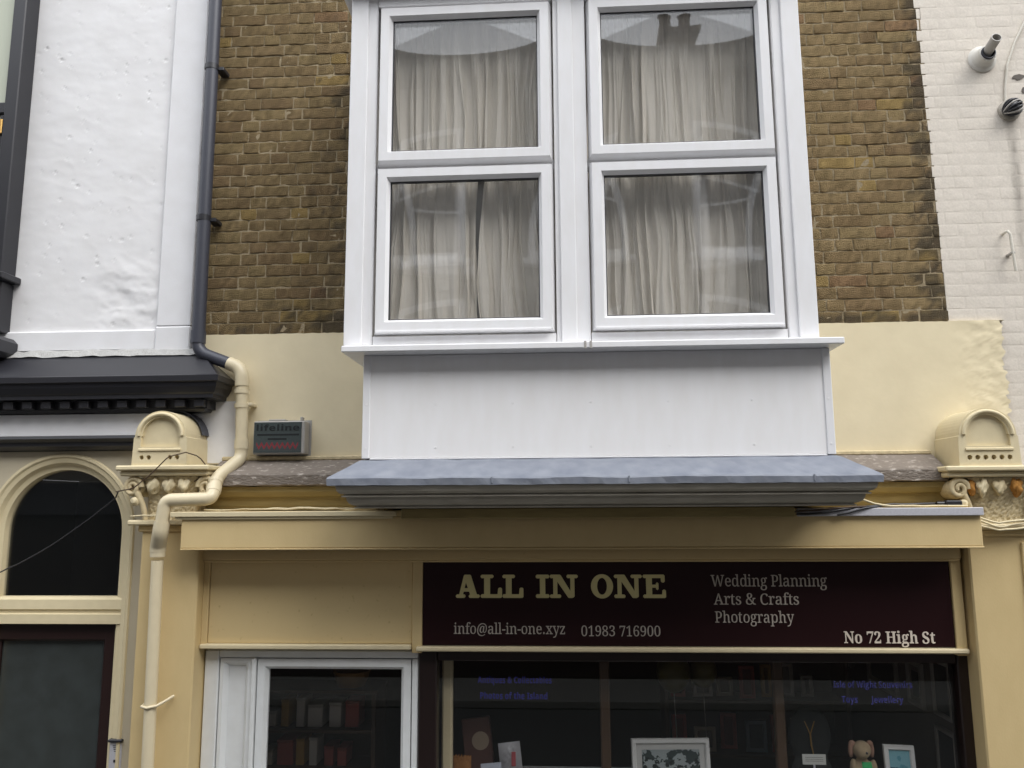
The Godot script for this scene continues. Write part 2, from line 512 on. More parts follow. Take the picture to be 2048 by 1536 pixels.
func bond_put(holder: Node3D, m: Material, rest: Geo, inside: Callable, col_of: Callable, rough: float, limit: int, edge: bool) -> Callable:
	var count := [0]
	return func(a: float, b: float, y: float, h: float, rnd: RandomNumberGenerator) -> void:
		var tone_col: Color = stock_tones[rnd.randi() % stock_tones.size()]
		if rnd.randf() < 0.04: tone_col = Color(.255, .185, .08)
		elif rnd.randf() < 0.025: tone_col = Color(.205, .135, .076)
		tone_col = tone_col * rnd.randf_range(.96, 1.04) * 1.58
		var w := b - a
		var cx := (a + b) / 2
		var cy := y + 0.0375
		var me := brick_mesh(w, h, cx, cy, rnd, col_of.call(tone_col), rough, edge and absf(a - paint_edge(cy)) < .002, edge and absf(b - paint_edge(cy)) < .002)
		var at := Vector3(cx, cy, rnd.randf_range(-.0025, .0025) * rough)
		if inside.call(cx, cy) and count[0] < limit:
			count[0] += 1
			var o := MeshInstance3D.new()
			o.name = "brick"
			o.mesh = me
			o.material_override = m
			holder.add_child(o, true)
			o.position = at - holder.position
		else:
			var ar := me.surface_get_arrays(0)
			for k in ar[Mesh.ARRAY_VERTEX].size():
				rest.v.append(ar[Mesh.ARRAY_VERTEX][k] + at)
				rest.n.append(ar[Mesh.ARRAY_NORMAL][k])
				rest.c.append(ar[Mesh.ARRAY_COLOR][k])
var joint_noise := noise(9.0, 4, 61)
func joint_sheet(x0: float, x1: float, y0: float, y1: float, depth: float, cf = null) -> Geo:
	var g := Geo.new()
	g.grid(int((x1 - x0) / 0.022), int((y1 - y0) / 0.022), func(u: float, w: float) -> Vector3:
		var x := lerpf(x0, x1, u)
		var y := lerpf(y0, y1, w)
		return Vector3(x, y, -depth + clampf(joint_noise.get_noise_2d(x, y) * 1.6, -1, 1) * depth * 0.83), false, cf)
	return g
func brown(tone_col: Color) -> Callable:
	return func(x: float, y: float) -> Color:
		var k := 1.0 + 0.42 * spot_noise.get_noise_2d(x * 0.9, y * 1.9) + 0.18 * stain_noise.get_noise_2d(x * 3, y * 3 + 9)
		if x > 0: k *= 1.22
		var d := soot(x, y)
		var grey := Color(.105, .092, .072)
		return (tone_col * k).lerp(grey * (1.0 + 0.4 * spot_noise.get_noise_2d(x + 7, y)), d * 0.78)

func brick_building() -> void:
	var t := thing("brick_building", "brown stock-brick building with a cream band over the shop", "building", Vector3(0, 0, 0))
	# the joints lie a little behind the brick faces
	var mo := joint_sheet(-2.285, -1.15, 4.20, 6.80, 0.0055)
	mo.grid(44, 118, func(u: float, w: float) -> Vector3:
		var x := lerpf(1.29, 2.31, u)
		var y := lerpf(4.20, 6.80, w)
		return Vector3(x, y, -0.0055 + clampf(joint_noise.get_noise_2d(x, y) * 1.6, -1, 1) * 0.0046))
	obj("mortar", mo, M.mortar, t)
	var rest := Geo.new()
	var seen := func(x: float, y: float) -> bool: return y < 6.72 and (x < -1.30 or x > 1.55)
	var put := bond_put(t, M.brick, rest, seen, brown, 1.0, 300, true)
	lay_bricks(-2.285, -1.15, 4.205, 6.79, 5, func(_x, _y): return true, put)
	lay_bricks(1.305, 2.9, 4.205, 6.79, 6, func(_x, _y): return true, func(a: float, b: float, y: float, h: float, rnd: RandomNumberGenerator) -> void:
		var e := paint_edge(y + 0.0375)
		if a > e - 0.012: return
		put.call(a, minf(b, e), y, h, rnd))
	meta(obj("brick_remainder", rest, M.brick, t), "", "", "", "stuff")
	# cream rendered band
	for s in [[-2.2, -1.09, -1], [1.36, 2.62, 1]]:
		var g := Geo.new()
		var r := noise(2.2, 4, 70 + s[2])
		g.grid(60, 90, func(u: float, w: float) -> Vector3:
			var y := lerpf(3.40, 4.204, w)
			var x1: float = s[1] + (edge_noise.get_noise_2d(y * 2.6, 40.0) * 0.03 + stain_noise.get_noise_2d(y * 9.0, 4.0) * .012 - 0.02 if s[2] == 1 else 0.0)
			var x := lerpf(s[0], x1, u)
			var lump := 0.006 * smoothstep(2.25, 2.5, x) * r.get_noise_2d(x * 4, y * 4)
			return Vector3(x, y + (edge_noise.get_noise_2d(x * 2, 8.0) * 0.004 if w == 1 else 0.0), 0.022 + 0.0015 * r.get_noise_2d(x, y) + lump))
		g.grid(60, 1, func(u: float, w: float) -> Vector3:
			var x := lerpf(s[0], s[1], u)
			return Vector3(x, 4.204 + edge_noise.get_noise_2d(x * 2, 8.0) * 0.004, 0.022 - 0.05 * w))
		obj("render_band", g, M.cream_render, t)
	# the rooms behind: party walls, floors, back wall, roof
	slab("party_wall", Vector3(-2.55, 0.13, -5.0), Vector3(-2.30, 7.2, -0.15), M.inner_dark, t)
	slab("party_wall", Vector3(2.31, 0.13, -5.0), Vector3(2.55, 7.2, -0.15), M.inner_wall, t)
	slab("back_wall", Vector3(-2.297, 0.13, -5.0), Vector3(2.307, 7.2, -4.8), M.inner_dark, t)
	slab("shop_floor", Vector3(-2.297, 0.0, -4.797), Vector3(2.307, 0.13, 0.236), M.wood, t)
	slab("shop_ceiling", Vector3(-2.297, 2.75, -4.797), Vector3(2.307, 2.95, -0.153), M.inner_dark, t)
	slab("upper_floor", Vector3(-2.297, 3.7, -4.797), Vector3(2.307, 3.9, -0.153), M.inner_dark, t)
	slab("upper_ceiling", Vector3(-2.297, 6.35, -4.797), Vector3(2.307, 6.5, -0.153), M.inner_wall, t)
	slab("front_wall", Vector3(-2.297, 2.95, -0.15), Vector3(2.307, 4.19, -0.03), M.inner_wall, t)
	slab("front_wall", Vector3(-2.297, 4.193, -0.15), Vector3(-1.10, 6.797, -0.03), M.inner_wall, t)
	slab("front_wall", Vector3(1.29, 4.193, -0.15), Vector3(2.307, 6.797, -0.03), M.inner_wall, t)
	slab("front_wall", Vector3(-1.097, 6.30, -0.15), Vector3(1.287, 6.797, -0.03), M.inner_wall, t)
	slab("upper_wall", Vector3(-2.285, 6.8, -0.15), Vector3(2.30, 9.0, 0.0), M.chimney_brick, t)
	slab("roof", Vector3(-2.6, 9.0, -5.2), Vector3(2.6, 9.15, 0.2), M.slate, t)

# ---------------------------------------------------------------- left neighbour
func white_house() -> void:
	var t := thing("white_house", "white rendered house with black cornice and arched doorway at the left", "house", Vector3(-3.2, 0, 0))
	var big := noise(1.1, 4, 201)
	var mid := noise(5.0, 4, 202)
	var crease := noise(2.6, 3, 203, FastNoiseLite.TYPE_PERLIN)
	var chip := noise(11.0, 2, 204)
	var g := Geo.new()
	g.grid(150, 240, func(u: float, w: float) -> Vector3:
		var x := lerpf(-4.3, -2.505, u)
		var y := lerpf(4.25, 6.9, w)
		var z := 0.004 * big.get_noise_2d(x, y * 1.4) + 0.0007 * mid.get_noise_2d(x, y * 2.2)
		var c := 1.0 - absf(crease.get_noise_2d(x * 0.8 + y * 0.35, y * 1.5)) * 6.0
		var low := smoothstep(4.85, 4.5, y) * smoothstep(-3.1, -2.75, x)
		z += maxf(c, 0.0) * (0.001 + 0.010 * low) * (0.5 + big.get_noise_2d(y, x)) + low * 0.01 * mid.get_noise_2d(x * .6, y * .9)
		var q := chip.get_noise_2d(x * 1.2, y * 2.6)
		if q > 0.63: z -= 0.03 * (q - 0.63)
		return Vector3(x, y, z))
	obj("render", g, M.white_render, t)
	# flat strip at the corner and the raised band at the foot
	var st := Geo.new()
	st.box(Vector3(-2.51, 4.28, -0.1), Vector3(-2.288, 6.9, 0.032), 0.006)
	obj("corner_strip", st, M.white_smooth, t)
	slab("corner_foot", Vector3(-2.513, 4.12, -0.1), Vector3(-2.285, 4.277, 0.037), M.white_smooth, t, 0.008)
	slab("base_band", Vector3(-4.3, 4.13, -0.1), Vector3(-2.516, 4.262, 0.026), M.white_smooth, t, 0.008)
	slab("core_wall", Vector3(-4.6, 3.4, -0.5), Vector3(-2.303, 6.897, -0.11), M.inner_wall, t)
	slab("upper_wall", Vector3(-4.6, 6.9, -0.5), Vector3(-2.303, 9.0, 0.02), M.white_smooth, t)
	# grey lead flashing where the wall meets the black roof of the cornice
	var ld := Geo.new()
	var wob := func(p: Vector3, i: int) -> Vector3: return Vector3(0, (edge_noise.get_noise_2d(p.x * 1.2, i * 5.0)) * 0.012, 0)
	ld.moulding([Vector2(.028, 4.135), Vector2(.05, 4.125), Vector2(.085, 4.085)], -4.5, -2.20, 0.05, 0.0, 0, 0.9, 50, wob)
	obj("lead_strip", ld, M.lead_pale, t)
	var cor := Geo.new()
	cor.moulding([Vector2(.06, 4.096), Vector2(.25, 3.935), Vector2(.262, 3.928), Vector2(.262, 3.895), Vector2(.25, 3.890), Vector2(.245, 3.865), Vector2(.225, 3.83), Vector2(.215, 3.822), Vector2(.215, 3.80), Vector2(.19, 3.798), Vector2(.15, 3.796), Vector2(.15, 3.745), Vector2(.13, 3.743), Vector2(.12, 3.728), Vector2(.03, 3.726)], -4.5, -2.20, 0.05, 0.0, 0, 0.97)
	var cn := obj("cornice", cor, M.black_paint, t)
	var x := -2.135
	while x > -3.7:
		slab("dentil", Vector3(x - 0.031, 3.748, 0.1505), Vector3(x + 0.031, 3.794, 0.192), M.black_paint, cn, 0.004)
		x -= 0.118
	# white frieze, black moulding, cream lower wall with the arch
	slab("frieze", Vector3(-4.5, 3.59, -0.1), Vector3(-2.36, 3.724, 0.10), M.white_smooth, t)
	slab("return_panel", Vector3(-2.357, 3.42, -0.1), Vector3(-1.925, 3.80, 0.027), M.white_smooth, t)
	var bm := Geo.new()
	bm.moulding([Vector2(.09, 3.592), Vector2(.125, 3.587), Vector2(.13, 3.572), Vector2(.10, 3.55), Vector2(.10, 3.53), Vector2(.06, 3.507), Vector2(0.02, 3.505)], -4.5, -2.40, 0.05, 0.0)
	obj("black_moulding", bm, M.black_paint, t)
	var cx := -3.035
	var cy := 3.02
	var R := 0.47
	var lw := Geo.new()
	var seg := 40
	for i in seg:
		var a0 := PI * i / seg
		var a1 := PI * (i + 1) / seg
		var p0 := Vector3(cx + cos(a0) * R, cy + sin(a0) * R, 0.03)
		var p1 := Vector3(cx + cos(a1) * R, cy + sin(a1) * R, 0.03)
		lw.quad_out(p0, p1, Vector3(p1.x, 3.503, .03), Vector3(p0.x, 3.503, .03), Vector3(0, 0, 1))
	lw.box(Vector3(-4.5, 0.13, -0.2), Vector3(cx - R, 3.503, 0.03), 0.002)
	lw.box(Vector3(cx + R, 0.13, -0.2), Vector3(-2.34, 3.503, 0.03), 0.002)
	obj("lower_wall", lw, mat(Color(.52, .46, .34), 0.7, "blotch", 1.0, "fine_h", 0.02, 0.3), t)
	# stepped arch surround
	var ar := Geo.new()
	var ring_prof := [Vector2(.472, .028), Vector2(.465, .040), Vector2(.45, .041), Vector2(.44, .031), Vector2(.415, .026), Vector2(.40, .0), Vector2(.372, -.005), Vector2(.368, -.06)]
	for i in seg:
		for k in ring_prof.size() - 1:
			var pts := []
			for q in [[i, k], [i + 1, k], [i + 1, k + 1], [i, k + 1]]:
				var an: float = PI * q[0] / seg
				pts.append(Vector3(cx + cos(an) * ring_prof[q[1]].x, cy + sin(an) * ring_prof[q[1]].x, ring_prof[q[1]].y))
			var am := PI * (i + 0.5) / seg
			ar.quad_out(pts[0], pts[1], pts[2], pts[3], Vector3(-cos(am) * .3, -sin(am) * .3, 1))
	for s in [-1, 1]:
		for k in ring_prof.size() - 1:
			var p: Vector2 = ring_prof[k]
			var q: Vector2 = ring_prof[k + 1]
			ar.quad_out(Vector3(cx + s * p.x, cy, p.y), Vector3(cx + s * q.x, cy, q.y), Vector3(cx + s * q.x, 0.13, q.y), Vector3(cx + s * p.x, 0.13, p.y), Vector3(-s * .3, 0, 1))
	obj("arch_surround", ar, M.cream_pale, t)
	var poly := PackedVector2Array([Vector2(cx + .37, 2.62)])
	for i in seg + 1: poly.append(Vector2(cx + cos(PI * i / seg) * .37, cy + sin(PI * i / seg) * .37))
	poly.append(Vector2(cx - .37, 2.62))
	var fl := Geo.new()
	fl.prism(poly, -0.048, -0.042)
	obj("fanlight_pane", fl, M.dim_pane, t)
	var tr := Geo.new()
	tr.moulding([Vector2(-.05, 2.632), Vector2(-.01, 2.63), Vector2(.012, 2.615), Vector2(.016, 2.56), Vector2(.004, 2.55), Vector2(.004, 2.535), Vector2(.02, 2.53), Vector2(.02, 2.475), Vector2(-.05, 2.47)], cx - .37, cx + .43, 0, -0.06)
	obj("transom", tr, M.cream_pale, t)
	slab("jamb", Vector3(cx + .385, 0.13, -0.06), Vector3(cx + .46, 2.47, 0.012), M.cream_pale, t)
	var dr := Geo.new()
	dr.ring(cx - 0.46, cx + 0.383, 0.13, 2.465, 0.10, -0.06, -0.03, 0.004, 0.015, -0.05)
	var d := obj("door", dr, mat(Color(.020, .008, .007), 0.4), t)
	var dp := slab("pane", Vector3(cx - 0.36, 0.23, -0.07), Vector3(cx + 0.283, 2.365, -0.063), mat(Color(.045, .053, .052), 0.3, "dirty", .6), d)
	meta(dp, "frosted grey-green glass pane of the dark door")
	slab("hall_wall", Vector3(-4.5, 0.13, -2.5), Vector3(-2.56, 3.397, -2.4), mat(Color(.34, .33, .34), .9), t)
	slab("hall_side", Vector3(-4.5, 0.13, -2.397), Vector3(-4.45, 3.397, -0.2), M.inner_wall, t)
	slab("hall_ceiling", Vector3(-4.5, 3.4, -2.5), Vector3(-2.56, 3.5, -0.5), M.inner_wall, t)
	slab("hall_side", Vector3(-2.59, 0.13, -2.397), Vector3(-2.553, 3.397, -0.2), M.inner_wall, t)
	# black bay at the far left, with a pale pane and a brass catch
	var by := slab("bay_post", Vector3(-3.562, 4.62, 0.0), Vector3(-3.475, 7.0, 0.135), M.black_paint, t, 0.006)
	slab("bay_bead", Vector3(-3.60, 4.66, 0.02), Vector3(-3.565, 5.69, 0.115), M.black_paint, t, 0.01)
	slab("bay_sill", Vector3(-4.4, 4.575, 0.0), Vector3(-3.435, 4.617, 0.18), M.black_paint, t, 0.006)
	slab("bay_apron", Vector3(-4.4, 4.25, 0.0), Vector3(-3.48, 4.572, 0.12), M.black_paint, t, 0.006)
	slab("bay_foot", Vector3(-4.4, 4.08, 0.0), Vector3(-3.40, 4.21, 0.22), M.black_paint, t, 0.03)
	slab("bay_sash_rail", Vector3(-4.3, 5.70, 0.04), Vector3(-3.565, 5.78, 0.11), M.black_paint, t, 0.008)
	slab("bay_blind", Vector3(-4.3, 4.62, 0.05), Vector3(-3.58, 7.0, 0.085), mat(Color(.52, .55, .45), 0.8), t)
	slab("sash_catch", Vector3(-3.60, 5.55, 0.116), Vector3(-3.565, 5.65, 0.135), M.brass, t, 0.004)
	t.position.y -= 0.015

# ---------------------------------------------------------------- right neighbour
# off-white paint with the grey run of dirt below the vent cowl
func run_stain(p: Vector3) -> Color:
	var c := Color(.74, .68, .595) * (1.0 + 0.05 * stain_noise.get_noise_2d(p.x, p.y))
	var cx := 2.785 + 0.010 * edge_noise.get_noise_2d(p.y * .4, 77.0) + (5.45 - p.y) * 0.006
	var k := smoothstep(0.042, 0.008, absf(p.x - cx)) * smoothstep(5.52, 5.42, p.y) * smoothstep(4.25, 5.0, p.y)
	k *= clampf(0.7 + stain_noise.get_noise_2d(p.x * 8, p.y * .7) * 0.7, 0, 1)
	return c.lerp(Color(.22, .195, .165), k * 0.7)
func painted_house() -> void:
	var t := thing("painted_house", "house of white-painted brick with a flue at the right edge", "house", Vector3(3.0, 0, 0))
	obj("mortar", joint_sheet(2.31, 5.0, 3.0, 6.8, 0.0009, run_stain), M.painted_joint, t)
	var col := func(_tone: Color) -> Callable: return func(x: float, y: float) -> Color: return run_stain(Vector3(x, y, 0))
	var rest := Geo.new()
	var put := bond_put(t, M.painted_brick, rest, func(x, y): return y < 6.6 and x < 2.98, col, 0.16, 300, true)
	lay_bricks(1.305, 4.9, 4.205, 6.79, 6, func(_x, _y): return true, func(a: float, b: float, y: float, h: float, rnd: RandomNumberGenerator) -> void:
		var e := paint_edge(y + 0.0375)
		if b < e + 0.012: return
		put.call(maxf(a, e), b, y, h, rnd))
	lay_bricks(2.46, 4.9, 3.08, 4.2, 9, func(_x, _y): return true, put)
	meta(obj("brick_remainder", rest, M.painted_brick, t), "", "", "", "stuff")
	slab("core_wall", Vector3(2.56, 0.13, -0.5), Vector3(5.0, 6.797, -0.04), M.inner_wall, t)
	slab("front_wall", Vector3(2.57, 0.13, -0.037), Vector3(5.0, 3.05, 0.0), M.inner_wall, t)
	slab("shopfront_board", Vector3(2.60, 0.13, 0.003), Vector3(5.0, 3.04, 0.06), M.teal, t)
	slab("upper_wall", Vector3(2.31, 6.803, -0.5), Vector3(5.0, 9.0, 0.0), M.painted_mortar, t)
	# flaked paint
	for q in [[2.86, 5.74, .035, .02], [2.885, 5.65, .012, .022]]:
		var p := PackedVector2Array()
		for k in 14:
			var a := TAU * k / 14
			var rr := 1.0 + 0.45 * edge_noise.get_noise_2d(q[0] * 30 + cos(a), q[1] * 20 + sin(a))
			p.append(Vector2(q[0] + cos(a) * q[2] * rr, q[1] + sin(a) * q[3] * rr))
		var g := Geo.new()
		g.prism(p, 0.001, 0.004)
		obj("bare_patch", g, mat(Color(.20, .18, .16), 0.9, "grain", 6.0), t)

# ---------------------------------------------------------------- the white bay
func bay_window() -> void:
	var t := thing("bay_window", "white projecting bay window with four panes above the shop", "bay window", Vector3(0.13, 3.12, 0))
	# posts, head, mullion
	for s in [[-1.113, -0.968], [1.163, 1.308]]:
		var g := Geo.new()
		g.box(Vector3(s[0], 3.953, 0.65), Vector3(s[1], 5.97, 0.752), 0.006)
		g.box(Vector3(s[0] + (0.0 if s[0] < 0 else .05), 3.953, 0.7525), Vector3(s[1] - (.05 if s[0] < 0 else 0.0), 5.97, 0.766), 0.004)
		obj("corner_post", g, M.upvc, t)
	for s in [-1.113, 1.288]:
		slab("side_panel", Vector3(s, 3.953, -0.03), Vector3(s + 0.02, 5.97, 0.6495), M.upvc, t)
	var mu := Geo.new()
	mu.box(Vector3(-0.005, 3.953, 0.65), Vector3(0.169, 5.97, 0.75), 0.004)
	mu.box(Vector3(0.02, 3.953, 0.7505), Vector3(0.10, 5.97, 0.764), 0.004)
	obj("mullion", mu, M.upvc, t)
	for s in [[-0.965, -0.008], [0.172, 1.16]]:
		slab("head", Vector3(s[0], 5.878, 0.65), Vector3(s[1], 5.97, 0.758), M.upvc, t)
		slab("bottom_rail", Vector3(s[0], 3.953, 0.65), Vector3(s[1], 4.018, 0.747), M.upvc, t)
		slab("transom", Vector3(s[0], 4.92, 0.65), Vector3(s[1], 4.975, 0.722), M.upvc, t)
	# sashes with sealed double panes; the panes bow a couple of millimetres, the outer one out, the inner one in
	for s in [[-0.961, -0.012, 4.956, 5.874], [0.176, 1.156, 4.956, 5.874], [-0.961, -0.012, 4.024, 4.940], [0.176, 1.156, 4.024, 4.940]]:
		var g := Geo.new()
		g.ring(s[0], s[1], s[2], s[3], 0.078, 0.722, 0.776, 0.016, 0.016, 0.748)
		var sash := obj("sash", g, M.upvc, t)
		for q in [[0.740, 0.0036], [0.718, -0.0034]]:
			var p := Geo.new()
			var xl: float = s[0] + 0.076
			var xr: float = s[1] - 0.076
			var yb: float = s[2] + 0.076
			var yt: float = s[3] - 0.076
			for face in [0.002, -0.002]:
				p.grid(24, 24, func(u: float, w: float) -> Vector3:
					var k := (1.0 - pow(2 * u - 1, 2)) * (1.0 - pow(2 * w - 1, 2))
					return Vector3(lerpf(xl, xr, u), lerpf(yb, yt, w), q[0] + face + q[1] * k), face < 0)
			obj("pane", p, M.pane, sash)
		var gk := Geo.new()      # black gasket round the glass
		gk.ring(s[0] + .072, s[1] - .072, s[2] + .072, s[3] - .072, 0.011, 0.744, 0.7465, 0.001, 0.002, 0.744)
		obj("gasket", gk, M.black_paint, sash)
		if s[2] < 4.5:
			slab("drip_bar", Vector3(s[0] + .02, 4.027, 0.7765), Vector3(s[1] - .02, 4.040, 0.785), M.upvc, sash, 0.002)
	slab("sill", Vector3(-1.10, 3.918, -0.0), Vector3(1.40, 3.951, 0.85), M.upvc, t, 0.004)
	for x in [0.135, 0.163]:
		slab("sill_clip", Vector3(x - .006, 3.915, 0.846), Vector3(x + .006, 3.954, 0.853), M.grey_plastic, t, 0.002)
	# boxed apron below the sill
	slab("apron_panel", Vector3(-0.972, 3.386, 0.0), Vector3(1.32, 3.9165, 0.743), M.apron, t, 0.002)
	slab("apron_trim", Vector3(-1.008, 3.383, 0.0), Vector3(-0.970, 3.9165, 0.750), M.upvc, t, 0.003)
	slab("apron_trim", Vector3(1.318, 3.383, 0.0), Vector3(1.358, 3.9165, 0.750), M.upvc, t, 0.003)
	slab("apron_drip", Vector3(-0.967, 3.377, 0.65), Vector3(1.315, 3.385, 0.749), M.upvc, t, 0.002)
	for y in [3.437, 3.66, 3.878]:
		for p in [Vector2(-0.63, y), Vector2(-0.235, y), Vector2(.16, y), Vector2(.55, y), Vector2(.965, y), Vector2(-.989, y), Vector2(1.338, y)]:
			var g := Geo.new()
			g.xf = Transform3D(Basis(Vector3.RIGHT, PI / 2), Vector3(p.x, p.y, 0.7435 if p.x > -.97 and p.x < 1.3 else 0.7505))
			g.lathe([Vector2(.0055, -.001), Vector2(.005, .0012), Vector2(.0035, .0014), Vector2(.003, .0004), Vector2(.0001, .0004)], 10)
			obj("screw", g, M.apron, t)
	# lead skirt and moulded cornice under the apron
	var ln := noise(2.0, 4, 301)
	var fl := Geo.new()
	fl.moulding([Vector2(.742, 3.379), Vector2(.765, 3.368), Vector2(.81, 3.337), Vector2(.87, 3.299), Vector2(.893, 3.284), Vector2(.899, 3.276), Vector2(.897, 3.244), Vector2(.86, 3.242)], -1.01, 1.36, 0.745, 0.0, .86, 1.03, 90, func(p: Vector3, i: int) -> Vector3:
		var a := ln.get_noise_2d(p.x * 1.6, p.y * 3.0)
		return Vector3(0, a * (0.006 if i in [4, 5] else 0.003) + (ln.get_noise_2d(p.x * 6, 9.0) * .002 if i >= 6 else 0.0), a * 0.004 + ln.get_noise_2d(p.x * 4, p.y * 8 + 5) * 0.004))
	obj("lead_skirt", fl, M.lead, t)
	for x in [-0.33, 0.33, 1.20]:      # welted laps between the sheets
		slab("lead_lap", Vector3(x - .004, 3.25, 0.892), Vector3(x + .004, 3.283, 0.9015), M.lead, t, 0.003)
	var co := Geo.new()
	co.moulding([Vector2(.882, 3.243), Vector2(.880, 3.234), Vector2(.874, 3.218), Vector2(.858, 3.206), Vector2(.838, 3.203), Vector2(.838, 3.198), Vector2(.850, 3.197), Vector2(.850, 3.190), Vector2(.826, 3.188), Vector2(.824, 3.174), Vector2(.812, 3.158), Vector2(.79, 3.149), Vector2(.775, 3.147), Vector2(.775, 3.142), Vector2(.785, 3.141), Vector2(.785, 3.134), Vector2(.30, 3.130)], -1.0, 1.395, 0.745, 0.0, .75, .75)
	obj("cornice", co, M.stone_grey, t)
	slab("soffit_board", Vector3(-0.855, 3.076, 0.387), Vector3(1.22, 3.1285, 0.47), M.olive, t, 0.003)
	slab("roof", Vector3(-1.18, 5.973, -0.03), Vector3(1.37, 6.10, 0.86), M.upvc, t, 0.01)
	slab("inner_sill", Vector3(-1.09, 3.9185, -0.15), Vector3(1.28, 3.952, 0.648), M.upvc, t)
	# net curtains behind the glass
	var names := ["leftmost net curtain with broad folds behind the left bay panes", "net curtain with a dark gap beside the bay mullion, left panes", "net curtain beside the bay mullion, right panes, with slanting folds", "rightmost net curtain with shallow folds behind the right bay panes"]
	var spans := [[-1.0, -0.40, 4.2], [-0.40, 0.06, 3.4], [0.12, 0.62, 3.4], [0.60, 1.22, 4.2]]
	for k in 4:
		var s: Array = spans[k]
		var nz := noise(1.0, 3, 400 + k)
		var g := Geo.new()
		g.grid(260, 26, func(u: float, w: float) -> Vector3:
			var y := lerpf(3.955, 5.96, w)
			var drop := (1.0 - w)
			var ph: float = u * s[2] + 1.1 * nz.get_noise_2d(u * 2.0, drop * 0.5) + 0.5 * nz.get_noise_2d(u * 6, 3.0)
			var amp := 0.45 + 0.9 * absf(nz.get_noise_2d(u * 3, 20.0))
			var z: float = 0.585 + 0.030 * sin(ph * TAU) * amp + 0.006 * sin(ph * TAU * 2.7 + 1.0) + 0.016 * nz.get_noise_2d(u * 14, 31 + drop * 0.6)
			var x: float = lerpf(s[0], s[1], u) + 0.02 * amp * cos(ph * TAU + 0.6) + 0.07 * drop * nz.get_noise_2d(u * 2.0, drop * 1.2 + 50)
			return Vector3(x, y, z))
		var o := obj("net_curtain", g, M.net, null)
		meta(o, names[k], "curtain", "net curtains in the bay")

# ---------------------------------------------------------------- cream shopfront
func shopfront() -> void:
	var t := thing("shopfront_fascia", "cream painted shopfront boards with a long awning box above the shop sign", "shopfront", Vector3(0.05, 2.3, 0))
	# weathered ledge with flaking paint, both sides of the bay
	for s in [[-2.05, -1.0], [1.30, 2.12]]:
		var g := Geo.new()
		g.moulding([Vector2(.023, 3.425), Vector2(.06, 3.415), Vector2(.215, 3.335), Vector2(.225, 3.325), Vector2(.225, 3.268), Vector2(.205, 3.262), Vector2(.10, 3.26)], s[0], s[1], 0, 0.0, 0, 0, 30, func(p: Vector3, i: int) -> Vector3: return Vector3(0, edge_noise.get_noise_2d(p.x * 1.4, i * 3.0) * .006, 0))
		obj("ledge", g, M.ledge, t)
		slab("ledge_fillet", Vector3(s[0], 3.418, 0.024), Vector3(s[1], 3.445, 0.05), M.cream_rough, t, 0.008)
		var o := Geo.new()
		o.moulding([Vector2(.20, 3.259), Vector2(.195, 3.23), Vector2(.175, 3.205), Vector2(.15, 3.198), Vector2(.148, 3.185), Vector2(.14, 3.15), Vector2(.125, 3.123)], s[0] - .04, s[1] + .04, 0, 0.0)
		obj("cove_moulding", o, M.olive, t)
	slab("box_deck", Vector3(-2.14, 3.088, 0.05), Vector3(2.20, 3.119, 0.362), M.cream_dirty, t)
	slab("awning_box", Vector3(-2.128, 2.917, 0.222), Vector3(2.205, 3.086, 0.36), M.cream, t, 0.004)
	slab("top_trim", Vector3(-2.185, 3.090, 0.3635), Vector3(-0.91, 3.118, 0.383), M.cream_pale, t, 0.003)
	slab("top_trim_lip", Vector3(-2.16, 3.076, 0.361), Vector3(-0.93, 3.0895, 0.372), M.cream_pale, t, 0.002)
	slab("aluminium_trim", Vector3(1.25, 3.077, 0.3635), Vector3(2.21, 3.119, 0.384), M.aluminium, t, 0.003)
	slab("box_lip", Vector3(-2.126, 2.908, 0.345), Vector3(2.207, 2.9165, 0.364), M.cream, t, 0.002)
	# boards behind, in the shade of the box
	slab("header_board", Vector3(-2.085, 2.84, 0.0), Vector3(2.175, 2.915, 0.17), M.cream_dirty, t)
	slab("head_bead", Vector3(-2.08, 2.826, 0.10), Vector3(2.17, 2.8395, 0.165), M.cream, t, 0.004)
	slab("plain_panel", Vector3(-2.045, 2.372, 0.0), Vector3(-0.86, 2.838, 0.13), M.cream_dirty, t)
	slab("stile", Vector3(-0.858, 2.325, 0.0), Vector3(-0.80, 2.838, 0.145), M.cream, t)
	slab("stile", Vector3(2.122, 2.325, 0.0), Vector3(2.178, 2.838, 0.15), M.cream, t)
	slab("edge_batten", Vector3(-2.083, 2.34, 0.0), Vector3(-2.047, 2.838, 0.14), M.cream, t)
	slab("door_bead", Vector3(-2.08, 2.343, 0.05), Vector3(-0.86, 2.371, 0.165), M.cream_pale, t, 0.006)
	slab("sign_bead", Vector3(-0.83, 2.338, 0.05), Vector3(2.178, 2.364, 0.175), M.cream_pale, t, 0.008)
	t.position.x += 0.009

